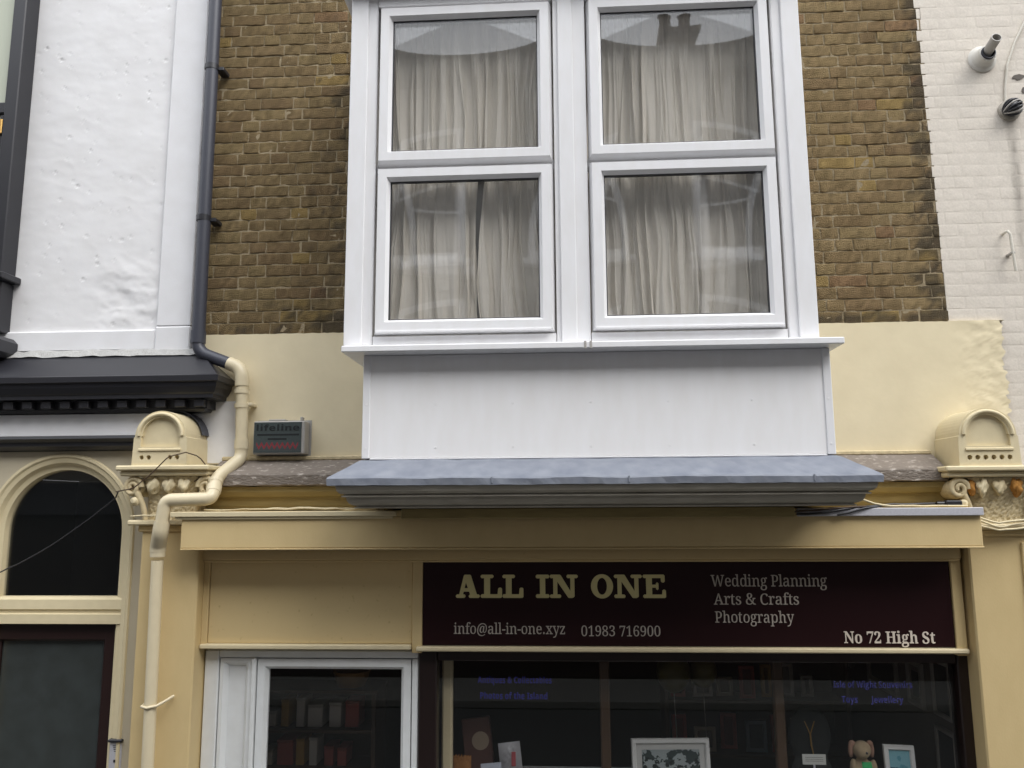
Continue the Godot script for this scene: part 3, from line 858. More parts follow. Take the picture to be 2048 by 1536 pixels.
# ---------------------------------------------------------------- pilasters with scrolled capitals
func pilaster(at: Vector3, label: String, left: bool) -> void:
	var t := thing("pilaster", label, "pilaster", at, "pilasters at the ends of the shopfront")
	var o := at
	var dy := -0.015 if left else -0.058
	var g := Geo.new()
	g.box(o + Vector3(-.172, 0.13, 0.0), o + Vector3(.172, 3.055 + dy, 0.22), 0.008)
	obj("shaft", g, M.cream, t)
	if not left: slab("shaft_fillet", o + Vector3(.10, 0.13, 0.2205), o + Vector3(.165, 2.93, 0.235), M.cream, t, 0.004)
	slab("neck_moulding", o + Vector3(-.24, 3.058 + dy, 0.0), o + Vector3(.22, 3.088 + dy, 0.27), M.cream_pale, t, 0.012)
	slab("neck_band", o + Vector3(-.19, 3.02 + dy, 0.0), o + Vector3(.19, 3.0575 + dy, 0.235), M.cream, t, 0.006)
	# bell of the capital, lumpy with old paint
	var bn := noise(16.0, 3, 500)
	var b := Geo.new()
	b.grid(34, 34, func(u: float, w: float) -> Vector3:
		var half := lerpf(.135, .165, w * w)
		var x := lerpf(-half, half, u)
		var e := 1.0 - pow(absf(2 * u - 1), 6)
		return o + Vector3(x, lerpf(3.085, 3.335, w) + dy, 0.21 + 0.05 * w * w + 0.012 * e + 0.012 * bn.get_noise_2d(x * 3, w * 1.2 + (0.0 if left else 9.0))))
	b.box(o + Vector3(-.16, 3.089 + dy, 0.0), o + Vector3(.16, 3.335 + dy, 0.20), 0.004)
	obj("bell", b, M.cream_rough, t)
	for s in [-1, 1]:
		# strap running up to the scroll, then the scroll itself
		var strap := []
		var rad := []
		for k in 10:
			var w := k / 9.0
			strap.append(o + Vector3(s * lerpf(.15, .205, w * w), lerpf(3.09, 3.26, w) + dy, 0.235 + 0.03 * w))
			rad.append(lerpf(.014, .022, w))
		var v := Geo.new()
		v.tube(strap, rad, 8)
		var sp := []
		var sr := []
		for k in 40:
			var a := k / 39.0 * TAU * 1.6
			var r := lerpf(.056, .012, k / 39.0)
			sp.append(o + Vector3(s * (.205 - cos(a) * r * 0.9 + .012), 3.275 + sin(a) * r + dy, 0.265 + 0.012 * k / 39.0))
			sr.append(lerpf(.017, .010, k / 39.0))
		v.tube(sp, sr, 8)
		v.xf = Transform3D(Basis(Vector3.RIGHT, PI / 2), o + Vector3(s * .215, 3.275 + dy, 0.0))
		v.lathe([Vector2(.001, .262), Vector2(.05, .258), Vector2(.055, .24), Vector2(.055, 0.0)], 20)
		v.xf = Transform3D.IDENTITY
		obj("volute", v, M.cream_rough, t)
		var lf := Geo.new()
		lf.xf = Transform3D(Basis(Vector3.RIGHT, PI / 2 - .3), o + Vector3(s * .20, 3.195 + dy, 0.262))
		lf.lathe([Vector2(.001, .03), Vector2(.018, .022), Vector2(.028, .0), Vector2(.02, -.02), Vector2(.001, -.026)], 12)
		obj("leaf_curl", lf, M.cream_pale, t)
	# hanging shells between the scrolls
	var k := 0
	for x in [-0.095, -0.005, 0.085]:
		var rn := noise(25.0, 3, 520 + k)
		var h := Geo.new()
		h.grid(16, 12, func(u: float, w: float) -> Vector3:
			var a := u * TAU
			var ph := w * PI
			var broken := not left and k != 1
			var r := sin(ph) * (1.0 + 0.25 * absf(sin(a * 3.5)) + (1.1 if broken else 0.55) * rn.get_noise_3d(cos(a) * .05, sin(a) * .05, ph * .03))
			return o + Vector3(x + cos(a) * r * (.024 if broken else .031), 3.285 + dy + cos(ph) * (.048 if broken else .040) + .012 * sin(a * 2 + k), 0.262 + sin(a) * r * .026))
		var ob := obj("shell", h, M.cream_pale if left or k == 0 else (M.orange_plaster if k != 1 else M.cream_rough), t)
		if not left and k > 0: meta(ob, "broken shell showing orange plaster" if k != 1 else "worn shell of the capital")
		k += 1
	if not left:
		var rg := noise(25.0, 3, 541)
		var cr := Geo.new()
		cr.grid(14, 10, func(u: float, w: float) -> Vector3:
			var a := u * TAU
			var r := sin(w * PI) * (1.0 + 1.1 * rg.get_noise_3d(cos(a) * .05, sin(a) * .05, w * .1))
			return o + Vector3(-.148 + cos(a) * r * .019, 3.222 + cos(w * PI) * .045, 0.262 + sin(a) * r * .02))
		meta(obj("shell", cr, M.orange_plaster, t), "broken shell showing orange plaster")
	# abacus in two steps
	slab("abacus", o + Vector3(-.285, 3.338 + dy, 0.0), o + Vector3(.235, 3.368 + dy, 0.30), M.cream_pale, t, 0.008)
	slab("abacus_top", o + Vector3(-.30, 3.3685 + dy, 0.0), o + Vector3(.25, 3.398 + dy, 0.325), M.cream_pale, t, 0.012)
	# arched block on top: recessed panel and a row of drilled holes
	var c := CSGCombiner3D.new()
	c.name = "arched_block"
	t.add_child(c, true)
	c.position = Vector3(-.055, 3.398 + dy, 0.0)
	c.material_override = M.cream_pale
	var hw := .163
	var poly := PackedVector2Array([Vector2(-hw, 0), Vector2(hw, 0), Vector2(hw - .006, .16)])
	for q in 25:
		var a := PI * q / 24
		poly.append(Vector2(cos(a) * (hw - .012), .165 + sin(a) * .15))
	poly.append(Vector2(-hw + .006, .16))
	var body := CSGPolygon3D.new()
	body.polygon = poly
	body.depth = 0.30
	body.position = Vector3(0, 0, 0.30)
	c.add_child(body)
	var rp := PackedVector2Array([Vector2(-.115, .108), Vector2(.115, .108), Vector2(.115, .165)])
	for q in 21: rp.append(Vector2(cos(PI * q / 20) * .108, .17 + sin(PI * q / 20) * .108))
	rp.append(Vector2(-.115, .165))
	var rec := CSGPolygon3D.new()
	rec.polygon = rp
	rec.depth = 0.06
	rec.position = Vector3(0, 0, 0.34)
	rec.operation = CSGShape3D.OPERATION_SUBTRACTION
	c.add_child(rec)
	for q in 6:
		if left and q in [2, 3]: continue
		var cy := CSGCylinder3D.new()
		cy.radius = .0135
		cy.height = .06
		cy.sides = 14
		cy.rotation = Vector3(PI / 2, 0, 0)
		cy.position = Vector3(-.105 + .042 * q, .046, .30)
		cy.operation = CSGShape3D.OPERATION_SUBTRACTION
		c.add_child(cy)
	# raised bead round the arch, and the slanting shelf under the panel
	var bead := Geo.new()
	var path := []
	for q in 31: path.append(o + Vector3(-.055 + cos(PI * q / 30) * .128, 3.398 + dy + .17 + sin(PI * q / 30) * .126, 0.302))
	bead.tube(path, .011, 8)
	obj("arch_bead", bead, M.cream_pale, t)
	var sh := Geo.new()
	sh.moulding([Vector2(.272, 3.398 + dy + .112), Vector2(.308, 3.398 + dy + .094), Vector2(.308, 3.398 + dy + .085), Vector2(.30, 3.398 + dy + .083)], o.x - .18, o.x + .07, 0.3, 0.30)
	sh.xf = Transform3D(Basis.IDENTITY, Vector3.ZERO)
	var she := obj("panel_shelf", sh, M.cream_pale, t)
	she.position.z += o.z
	if left:
		var cap := Geo.new()
		var pts := []
		for q in 25: pts.append(o + Vector3(-.055 + cos(PI * q / 24 * .92 + .12) * .166, 3.550 + sin(PI * q / 24 * .92 + .12) * .168, 0))
		for q in 24:
			cap.quad_out(pts[q] + Vector3(0, 0, .12), pts[q + 1] + Vector3(0, 0, .12), pts[q + 1], pts[q], pts[q] - (o + Vector3(-.055, 3.555, 0)))
			cap.quad_out(pts[q] + Vector3(0, 0, .12), pts[q + 1] + Vector3(0, 0, .12), (pts[q + 1] - o) * Vector3(.985, .9985, 1) + o + Vector3(0, 0, .12), (pts[q] - o) * Vector3(.985, .9985, 1) + o + Vector3(0, 0, .12), Vector3(0, 0, 1))
		obj("lead_cap", cap, M.black_pipe, t)

# ---------------------------------------------------------------- sign
func text(called: String, s: String, x0: float, x1: float, yb: float, cap_h: float, z: float, m: Material, parent: Node3D, weight := 400, face := "Droid Serif", depth := 0.004) -> void:
	var tm := TextMesh.new()
	var f := SystemFont.new()
	f.font_names = PackedStringArray([face])
	f.font_weight = weight
	tm.font = f
	tm.font_size = 64
	tm.pixel_size = 0.01
	tm.depth = 0.1
	tm.curve_step = 1.0
	tm.text = s
	tm.horizontal_alignment = HORIZONTAL_ALIGNMENT_LEFT
	tm.vertical_alignment = VERTICAL_ALIGNMENT_BOTTOM
	var ref := TextMesh.new()
	ref.font = f; ref.font_size = 64; ref.pixel_size = 0.01; ref.text = "H"; ref.depth = 0.1
	ref.vertical_alignment = VERTICAL_ALIGNMENT_BOTTOM
	var a := tm.get_aabb()
	var h := ref.get_aabb()
	var o := MeshInstance3D.new()
	o.name = called
	o.mesh = tm
	o.material_override = m
	parent.add_child(o, true)
	var sx := (x1 - x0) / a.size.x
	var sy := cap_h / h.size.y
	o.scale = Vector3(sx, sy, depth / 0.1)
	o.position = Vector3(x0 - a.position.x * sx, yb - h.position.y * sy, z + depth * 0.5) - parent.position
# heavy typewriter-like capital from rounded strokes, each a hair deeper than the last
func slab_letter(ch: String, x0: float, x1: float, y0: float, h: float, z: float, parent: Node3D) -> void:
	var strokes: Array = {
		"A": [[[.30, 1.0], [.62, 1.0], [.90, .08], [.62, .08]], [[.34, 1.0], [.50, 1.0], [.28, .08], [.12, .08]], [[.25, .27], [.70, .27], [.68, .42], [.28, .42]], [[0, 0], [.40, 0], [.40, .15], [0, .15]], [[.54, 0], [1, 0], [1, .15], [.54, .15]]],
		"L": [[[.16, .05], [.44, .05], [.44, .95], [.16, .95]], [[0, 0], [1, 0], [1, .16], [0, .16]], [[.78, .05], [1, .05], [1, .44], [.82, .44]], [[0, .85], [.60, .85], [.60, 1], [0, 1]]],
		"I": [[[.30, .05], [.70, .05], [.70, .95], [.30, .95]], [[0, 0], [1, 0], [1, .16], [0, .16]], [[0, .84], [1, .84], [1, 1], [0, 1]]],
		"N": [[[.12, .05], [.27, .05], [.27, .95], [.12, .95]], [[.10, 1], [.38, 1], [.88, .0], [.66, .0]], [[.73, .02], [.88, .02], [.88, .95], [.73, .95]], [[0, 0], [.40, 0], [.40, .15], [0, .15]], [[0, .85], [.34, .85], [.34, 1], [0, 1]], [[.60, .85], [1, .85], [1, 1], [.60, 1]]],
		"E": [[[.14, .05], [.40, .05], [.40, .95], [.14, .95]], [[0, 0], [1, 0], [1, .15], [0, .15]], [[.82, .05], [1, .05], [1, .36], [.85, .36]], [[0, .85], [.96, .85], [.96, 1], [0, 1]], [[.80, .66], [.96, .66], [.96, .95], [.78, .95]], [[.30, .44], [.68, .44], [.68, .57], [.30, .57]], [[.57, .34], [.68, .34], [.68, .67], [.57, .67]]],
		"O": []}[ch]
	var g := Geo.new()
	var k := 0
	for s in strokes:
		var p := PackedVector2Array()
		for q in s: p.append(Vector2(x0 + q[0] * (x1 - x0), y0 + q[1] * h))
		var inner := Geometry2D.offset_polygon(p, -.006)
		var rounded := Geometry2D.offset_polygon(inner[0], .006, Geometry2D.JOIN_ROUND)
		g.prism(rounded[0], z, z + .006 + k * .0003)
		k += 1
	if ch == "O":
		var c := Vector2((x0 + x1) / 2, y0 + h / 2)
		for i in 40:
			var a := TAU * i / 40
			var b := TAU * (i + 1) / 40
			var o0 := c + Vector2(cos(a) * (x1 - x0) / 2, sin(a) * h * .52)
			var o1 := c + Vector2(cos(b) * (x1 - x0) / 2, sin(b) * h * .52)
			var i0 := c + Vector2(cos(a) * (x1 - x0) * .22, sin(a) * h * .36)
			var i1 := c + Vector2(cos(b) * (x1 - x0) * .22, sin(b) * h * .36)
			g.quad_out(Vector3(o0.x, o0.y, z + .006), Vector3(o1.x, o1.y, z + .006), Vector3(i1.x, i1.y, z + .006), Vector3(i0.x, i0.y, z + .006), Vector3(0, 0, 1))
			g.quad_out(Vector3(o0.x, o0.y, z), Vector3(o1.x, o1.y, z), Vector3(o1.x, o1.y, z + .006), Vector3(o0.x, o0.y, z + .006), Vector3(cos(a), sin(a), 0))
			g.quad_out(Vector3(i0.x, i0.y, z), Vector3(i1.x, i1.y, z), Vector3(i1.x, i1.y, z + .006), Vector3(i0.x, i0.y, z + .006), Vector3(-cos(a), -sin(a), 0))
	obj("letter", g, M.sign_gold, parent)
func shop_sign() -> void:
	var t := thing("shop_sign", "dark maroon shop sign reading ALL IN ONE in cream letters", "sign", Vector3(0.66, 2.366, 0.1))
	slab("board", Vector3(-0.798, 2.366, 0.10), Vector3(2.12, 2.8245, 0.14), M.sign_board, t)
	var z := 0.1402
	for q in [["A", 912, 960], ["L", 962, 1005], ["L", 1006, 1048], ["I", 1073, 1100], ["N", 1101, 1157], ["O", 1183, 1227], ["N", 1229, 1284], ["E", 1286, 1331]]:
		slab_letter(q[0], -0.60 + (q[1] - 915) * .002817, -0.60 + (q[2] - 915) * .002817, 2.627, 0.128, z, t)
	text("lettering", "info@all-in-one.xyz", -0.62, 0.005, 2.430, 0.058, z, M.sign_white, t)
	text("lettering", "01983 716900", 0.097, 0.534, 2.420, 0.056, z, M.sign_white, t)
	text("lettering", "Wedding Planning", 0.822, 1.456, 2.690, 0.062, z, M.sign_white, t)
	text("lettering", "Arts & Crafts", 0.834, 1.298, 2.592, 0.060, z, M.sign_white, t)
	text("lettering", "Photography", 0.837, 1.267, 2.495, 0.060, z, M.sign_white, t)
	text("lettering", "No 72 High St", 1.529, 2.013, 2.388, 0.062, z, M.sign_bright, t, 700)
	t.position.x += 0.009

# ---------------------------------------------------------------- door and window
func shop_door() -> void:
	var t := thing("shop_door", "white glazed shop door with a narrow side panel below the plain cream board", "door", Vector3(-1.45, 0.13, 0.05))
	slab("frame_post", Vector3(-2.078, 0.13, 0.0), Vector3(-1.995, 2.325, 0.085), M.door_white, t, 0.005)
	slab("frame_head", Vector3(-1.993, 2.285, 0.0), Vector3(-0.832, 2.325, 0.085), M.door_white, t, 0.005)
	slab("head_shadow_gap", Vector3(-2.075, 2.3255, 0.0), Vector3(-0.832, 2.342, 0.06), M.grey_plastic, t)
	var g := Geo.new()
	g.ring(-1.99, -1.80, 0.16, 2.282, 0.045, 0.02, 0.08, 0.003, 0.022, 0.055)
	g.box(Vector3(-1.95, 0.2, 0.03), Vector3(-1.84, 2.24, 0.052), 0.002)
	obj("side_panel", g, M.door_white, t)
	slab("mullion", Vector3(-1.798, 0.13, 0.0), Vector3(-1.772, 2.283, 0.10), M.door_white, t, 0.006)
	slab("frame_post", Vector3(-0.868, 0.13, 0.0), Vector3(-0.832, 2.283, 0.088), M.door_white, t, 0.005)
	var d := Geo.new()
	d.ring(-1.768, -0.872, 0.16, 2.281, 0.062, 0.01, 0.083, 0.003, 0.018, 0.055)
	var leaf := obj("leaf", d, M.door_white, t)
	slab("pane", Vector3(-1.71, 0.21, 0.045), Vector3(-0.93, 2.225, 0.05), M.shop_pane, leaf)
	slab("handle", Vector3(-0.925, 1.05, 0.084), Vector3(-0.895, 1.25, 0.11), M.aluminium, leaf, 0.006)
	slab("threshold", Vector3(-2.07, 0.131, -0.02), Vector3(-0.84, 0.158, 0.12), M.aluminium, t)
	t.position.x += 0.012

func shop_window() -> void:
	var t := thing("shop_window", "dark-framed shop display window with blue lettering under the sign", "shop window", Vector3(0.7, 0.13, 0.05))
	slab("frame_post", Vector3(-0.828, 0.60, -0.02), Vector3(-0.725, 2.335, 0.10), M.dark_frame, t, 0.006)
	slab("frame_post", Vector3(2.135, 0.60, -0.02), Vector3(2.235, 2.335, 0.10), M.dark_frame, t, 0.006)
	slab("frame_head", Vector3(-0.722, 2.275, -0.02), Vector3(2.132, 2.336, 0.10), M.dark_frame, t, 0.006)
	slab("frame_sill", Vector3(-0.722, 0.60, -0.02), Vector3(2.132, 0.68, 0.12), M.dark_frame, t, 0.006)
	slab("stall_riser", Vector3(-0.828, 0.13, -0.02), Vector3(2.235, 0.597, 0.09), M.cream, t)
	slab("pane", Vector3(-0.721, 0.682, 0.05), Vector3(2.131, 2.273, 0.056), M.shop_pane, t)
	slab("inner_post", Vector3(-0.715, 0.70, -0.10), Vector3(-0.655, 2.27, -0.04), M.cream_pale, t, 0.01)
	slab("inner_mullion", Vector3(0.20, 0.70, -0.14), Vector3(0.255, 2.27, -0.08), M.wood, t, 0.006)
	slab("inner_mullion", Vector3(1.19, 0.70, -0.14), Vector3(1.245, 2.27, -0.08), M.wood, t, 0.006)
	var z := 0.0462
	text("lettering", "Antiques & Collectables", -0.497, -0.077, 2.146, 0.034, z, M.blue_letter, t, 700, "Droid Sans", 0.002)
	text("lettering", "Photos of the Island", -0.483, -0.102, 2.060, 0.034, z, M.blue_letter, t, 700, "Droid Sans", 0.002)
	text("lettering", "Isle of Wight Souvenirs", 1.483, 1.908, 2.135, 0.034, z, M.blue_letter, t, 700, "Droid Sans", 0.002)
	text("lettering", "Toys", 1.523, 1.61, 2.056, 0.034, z, M.blue_letter, t, 700, "Droid Sans", 0.002)
	text("lettering", "Jewellery", 1.68, 1.854, 2.056, 0.034, z, M.blue_letter, t, 700, "Droid Sans", 0.002)
	t.position.x += 0.012

# ---------------------------------------------------------------- pipes, boxes, cables
func bend(a: Vector3, b: Vector3, c: Vector3, r: float, k := 7) -> Array:
	# round the corner b of a path
	var p := b + (a - b).normalized() * r
	var q := b + (c - b).normalized() * r
	var out := []
	for i in k + 1:
		var t := float(i) / k
		out.append(p.lerp(b, t).lerp(b.lerp(q, t), t))
	return out
func drainpipe() -> void:
	var t := thing("drainpipe", "drainpipe, black beside the bricks and cream where it bends round the capital", "drainpipe", Vector3(-2.21, 0.13, 0.1))
	var r := 0.036
	var P := [Vector3(-2.212, 6.95, .095), Vector3(-2.205, 4.085, .095), Vector3(-1.918, 3.975, .10), Vector3(-1.900, 3.43, .10), Vector3(-1.978, 3.31, .25), Vector3(-1.958, 3.19, .345), Vector3(-2.215, 3.184, .365), Vector3(-2.236, 3.005, .36), Vector3(-2.275, 2.93, .30), Vector3(-2.255, 0.2, .275)]
	var g := Geo.new()
	g.tube([P[0], P[1] + Vector3(0, .09, 0)], r + .004, 20)
	obj("black_pipe", g, M.black_pipe, t)
	g = Geo.new()
	g.tube([P[1] + Vector3(0, .09, 0)] + bend(P[0], P[1], P[2], .07) + [P[1].lerp(P[2], .72)], r + .002, 18)
	obj("black_offset", g, M.black_pipe, t)
	var socket := func(at: Vector3, dir: Vector3, rr: float, len: float, m: Material) -> void:
		var s := Geo.new()
		var d := dir.normalized()
		s.tube([at - d * len, at - d * (len - .004), at + d * (len - .004), at + d * len], [rr - .003, rr, rr, rr - .003], 18)
		obj("socket", s, m, t)
	for y in [5.955, 4.935]:
		socket.call(Vector3(-2.21, y, .095), Vector3.UP, r + .010, .018, M.black_paint)
		slab("bracket", Vector3(-2.185, y - .022, 0.005), Vector3(-2.13, y + .004, 0.10), M.black_paint, t, 0.004)
	socket.call(P[1] + Vector3(0, .09, 0), Vector3.UP, r + .010, .04, M.black_pipe)
	g = Geo.new()
	g.tube([P[1].lerp(P[2], .70)] + bend(P[1], P[2], P[3], .06) + [P[2].lerp(P[3], .2)], r + .005, 18)
	obj("cream_elbow", g, M.pipe_cream, t)
	g = Geo.new()
	g.tube([P[2].lerp(P[3], .2), P[3] + Vector3(0, .09, 0)], r, 18)
	obj("cream_pipe", g, M.pipe_cream, t)
	for k in [.26, .42]: socket.call(P[2].lerp(P[3], k), Vector3.UP, r + .007, .014, M.pipe_cream)
	slab("bracket", Vector3(-1.88, 3.745, 0.02), Vector3(-1.845, 3.765, 0.11), M.pipe_cream, t, 0.004)
	socket.call(P[3] + Vector3(0, .085, 0), Vector3.UP, r + .006, .03, M.pipe_cream)
	g = Geo.new()
	g.tube([P[3] + Vector3(0, .07, 0)] + bend(P[2], P[3], P[4], .04) + bend(P[3], P[4], P[5], .04) + bend(P[4], P[5], P[6], .04) + bend(P[5], P[6], P[7], .04) + [P[6].lerp(P[7], .86)], r + .001, 18)
	obj("swan_neck", g, M.pipe_cream, t)
	socket.call(P[4].lerp(P[5], .55), P[5] - P[4], r + .006, .024, M.pipe_cream)
	socket.call(P[4].lerp(P[5], .18), P[5] - P[4], r + .006, .012, M.pipe_cream)
	socket.call(P[6].lerp(P[7], .78), P[7] - P[6], r + .007, .022, M.pipe_cream)
	g = Geo.new()
	g.tube([P[6].lerp(P[7], .84)] + bend(P[6], P[7], P[8], .025) + bend(P[7], P[8], P[9], .025) + [P[8].lerp(P[9], .012)], r + .007, 18)
	obj("cream_elbow", g, M.pipe_cream, t)
	g = Geo.new()
	g.tube([P[8].lerp(P[9], .03), P[9]], r - .003, 18)
	obj("cream_pipe", g, M.pipe_cream, t)
	socket.call(P[8].lerp(P[9], .016), P[9] - P[8], r + .005, .018, M.pipe_cream)
	# saddle clip
	var q: Vector3 = P[8].lerp(P[9], (2.93 - 2.07) / 2.73)
	g = Geo.new()
	g.tube([q + Vector3(-.045, 0.0, -.03), q + Vector3(-.04, -.005, .02), q + Vector3(0, -.008, .04), q + Vector3(.045, .0, .02), q + Vector3(.075, .018, -.02), q + Vector3(.10, .035, -.06)], .008, 8)
	obj("pipe_clip", g, M.pipe_cream, t)

func alarm() -> void:
	var t := thing("alarm_box", "weathered grey-green alarm box with red zigzag on the cream band", "alarm box", Vector3(-1.67, 3.45, 0.02))
	slab("case", Vector3(-1.825, 3.452, 0.024), Vector3(-1.513, 3.650, 0.115), M.grey_plastic, t, 0.006)
	var fc := slab("face", Vector3(-1.820, 3.462, 0.1155), Vector3(-1.532, 3.643, 0.1185), mat(Color(.055, .072, .072), 0.45, "dirty", 6.0), t, 0.001)
	slab("back_plate", Vector3(-1.835, 3.445, 0.0225), Vector3(-1.50, 3.662, 0.0265), M.grey_plastic, t)
	slab("top_clip", Vector3(-1.74, 3.651, 0.04), Vector3(-1.64, 3.662, 0.10), M.grey_plastic, t, 0.004)
	slab("top_clip", Vector3(-1.548, 3.651, 0.06), Vector3(-1.535, 3.675, 0.10), M.grey_plastic, t, 0.004)
	var dark := mat(Color(.006, .009, .010), 0.6)
	text("lettering", "lifeline", -1.805, -1.545, 3.592, 0.036, 0.1187, dark, t, 700, "Droid Sans", 0.002)
	for q in [[-1.80, -1.545, 3.563], [-1.735, -1.62, 3.538]]:
		slab("printed_line", Vector3(q[0], q[2], 0.1187), Vector3(q[1], q[2] + .010, 0.1197), dark, t, 0.0005)
	var z := Geo.new()
	for k in 16:
		var x := -1.803 + k * .0158
		var up := k % 2 == 0
		var a := Vector3(x, 3.517 if up else 3.487, .1188)
		var b := Vector3(x + .0158, 3.487 if up else 3.517, .1188)
		z.quad(a - Vector3(0, .009, 0), b - Vector3(0, .009, 0), b + Vector3(0, .009, 0), a + Vector3(0, .009, 0))
	obj("zigzag", z, mat(Color(.26, .03, .04), 0.6, "dirty", 9.0), t)

func wall_bits() -> void:
	# boiler flue
	var t := thing("boiler_flue", "grey boiler flue poking out of the white-painted brick", "flue", Vector3(2.655, 5.865, 0))
	var up := Basis(Vector3.RIGHT, PI / 2)
	var g := Geo.new()
	g.xf = Transform3D(up, Vector3(2.655, 5.865, 0))
	g.lathe([Vector2(.001, -.01), Vector2(.085, -.01), Vector2(.085, .008), Vector2(.072, .016), Vector2(.062, .03), Vector2(.055, .05), Vector2(.052, .075), Vector2(.044, .078), Vector2(.042, .03)], 28)
	obj("collar", g, mat(Color(.62, .60, .55), 0.6, "blotch", 5.0), t)
	g = Geo.new()
	g.xf = Transform3D(up, Vector3(2.655, 5.865, 0))
	g.lathe([Vector2(.042, .03), Vector2(.041, .088), Vector2(.036, .088), Vector2(.036, .03)], 28)
	obj("air_ring", g, M.black_pipe, t)
	g = Geo.new()
	g.xf = Transform3D(up.rotated(Vector3.RIGHT, -.25), Vector3(2.655, 5.862, 0.02))
	g.lathe([Vector2(.030, .0), Vector2(.030, .165), Vector2(.025, .166), Vector2(.025, .02), Vector2(.001, .02)], 24)
	obj("flue_pipe", g, M.grey_plastic, t)
	# louvred cowl
	t = thing("vent_cowl", "black ribbed vent cowl with a dirt streak below it", "vent", Vector3(2.785, 5.52, 0))
	g = Geo.new()
	g.xf = Transform3D(up, Vector3(2.785, 5.52, 0))
	g.lathe([Vector2(.001, -.01), Vector2(.068, -.01), Vector2(.066, .012), Vector2(.05, .02), Vector2(.001, .02)], 24)
	obj("base_ring", g, mat(Color(.40, .37, .32), 0.7, "dirty", 8.0), t)
	g = Geo.new()
	g.xf = Transform3D(up, Vector3(2.785, 5.52, 0))
	g.lathe([Vector2(.048, .0), Vector2(.046, .04), Vector2(.034, .065), Vector2(.001, .078)], 20)
	obj("core", g, M.black_paint, t)
	for k in 7:
		var a := -1.15 + k * 0.385
		var rib := Geo.new()
		var pts := []
		for q in 13:
			var b := PI * q / 12
			pts.append(Vector3(2.785, 5.52, 0.015) + Vector3(cos(b) * .056, sin(b) * sin(a) * .056, .012 + sin(b) * cos(a) * .07).rotated(Vector3(0, 0, 1), .45))
		rib.tube(pts, .0062, 6)
		obj("rib", rib, M.grey_plastic if k % 3 == 1 else M.black_paint, t)
	# short bent overflow pipe
	t = thing("overflow_pipe", "short bent white pipe hanging on the painted brick", "pipe", Vector3(2.69, 4.62, 0))
	g = Geo.new()
	g.tube([Vector3(2.672, 4.735, -.01), Vector3(2.672, 4.737, .03), Vector3(2.676, 4.735, .05), Vector3(2.684, 4.715, .058), Vector3(2.69, 4.60, .055), Vector3(2.70, 4.49, .05)], .0085, 10)
	obj("pipe", g, M.painted_mortar, t)
	slab("clip", Vector3(2.678, 4.595, 0.0), Vector3(2.702, 4.607, 0.062), M.grey_plastic, t, 0.002)
	# painted cable looping at the frame's edge
	t = thing("painted_cable", "white-painted cable curving down to the vent cowl", "cable", Vector3(2.8, 5.6, 0))
	g = Geo.new()
	g.tube([Vector3(2.98, 6.2, .006), Vector3(2.93, 6.10, .008), Vector3(2.86, 5.97, .008), Vector3(2.80, 5.82, .008), Vector3(2.775, 5.68, .008), Vector3(2.765, 5.57, .008)], .007, 8)
	obj("sheath", g, M.painted_mortar, t)
	# door entry phone
	t = thing("entry_phone", "small grey entry phone beside the dark door", "entry phone", Vector3(-2.575, 1.66, 0.012))
	slab("body", Vector3(-2.63, 1.63, 0.0125), Vector3(-2.555, 1.80, 0.035), M.aluminium, t, 0.004)
	slab("hood", Vector3(-2.635, 1.801, 0.0125), Vector3(-2.55, 1.818, 0.05), M.black_paint, t, 0.004)
	for k in 4:
		slab("speaker_slot", Vector3(-2.61 + k * .003, 1.778 - k * .010, 0.0352), Vector3(-2.575 - k * .003, 1.782 - k * .010, 0.0362), M.black_paint, t, 0.0004)
	slab("call_button", Vector3(-2.60, 1.69, 0.0352), Vector3(-2.585, 1.705, 0.040), M.black_paint, t, 0.002)

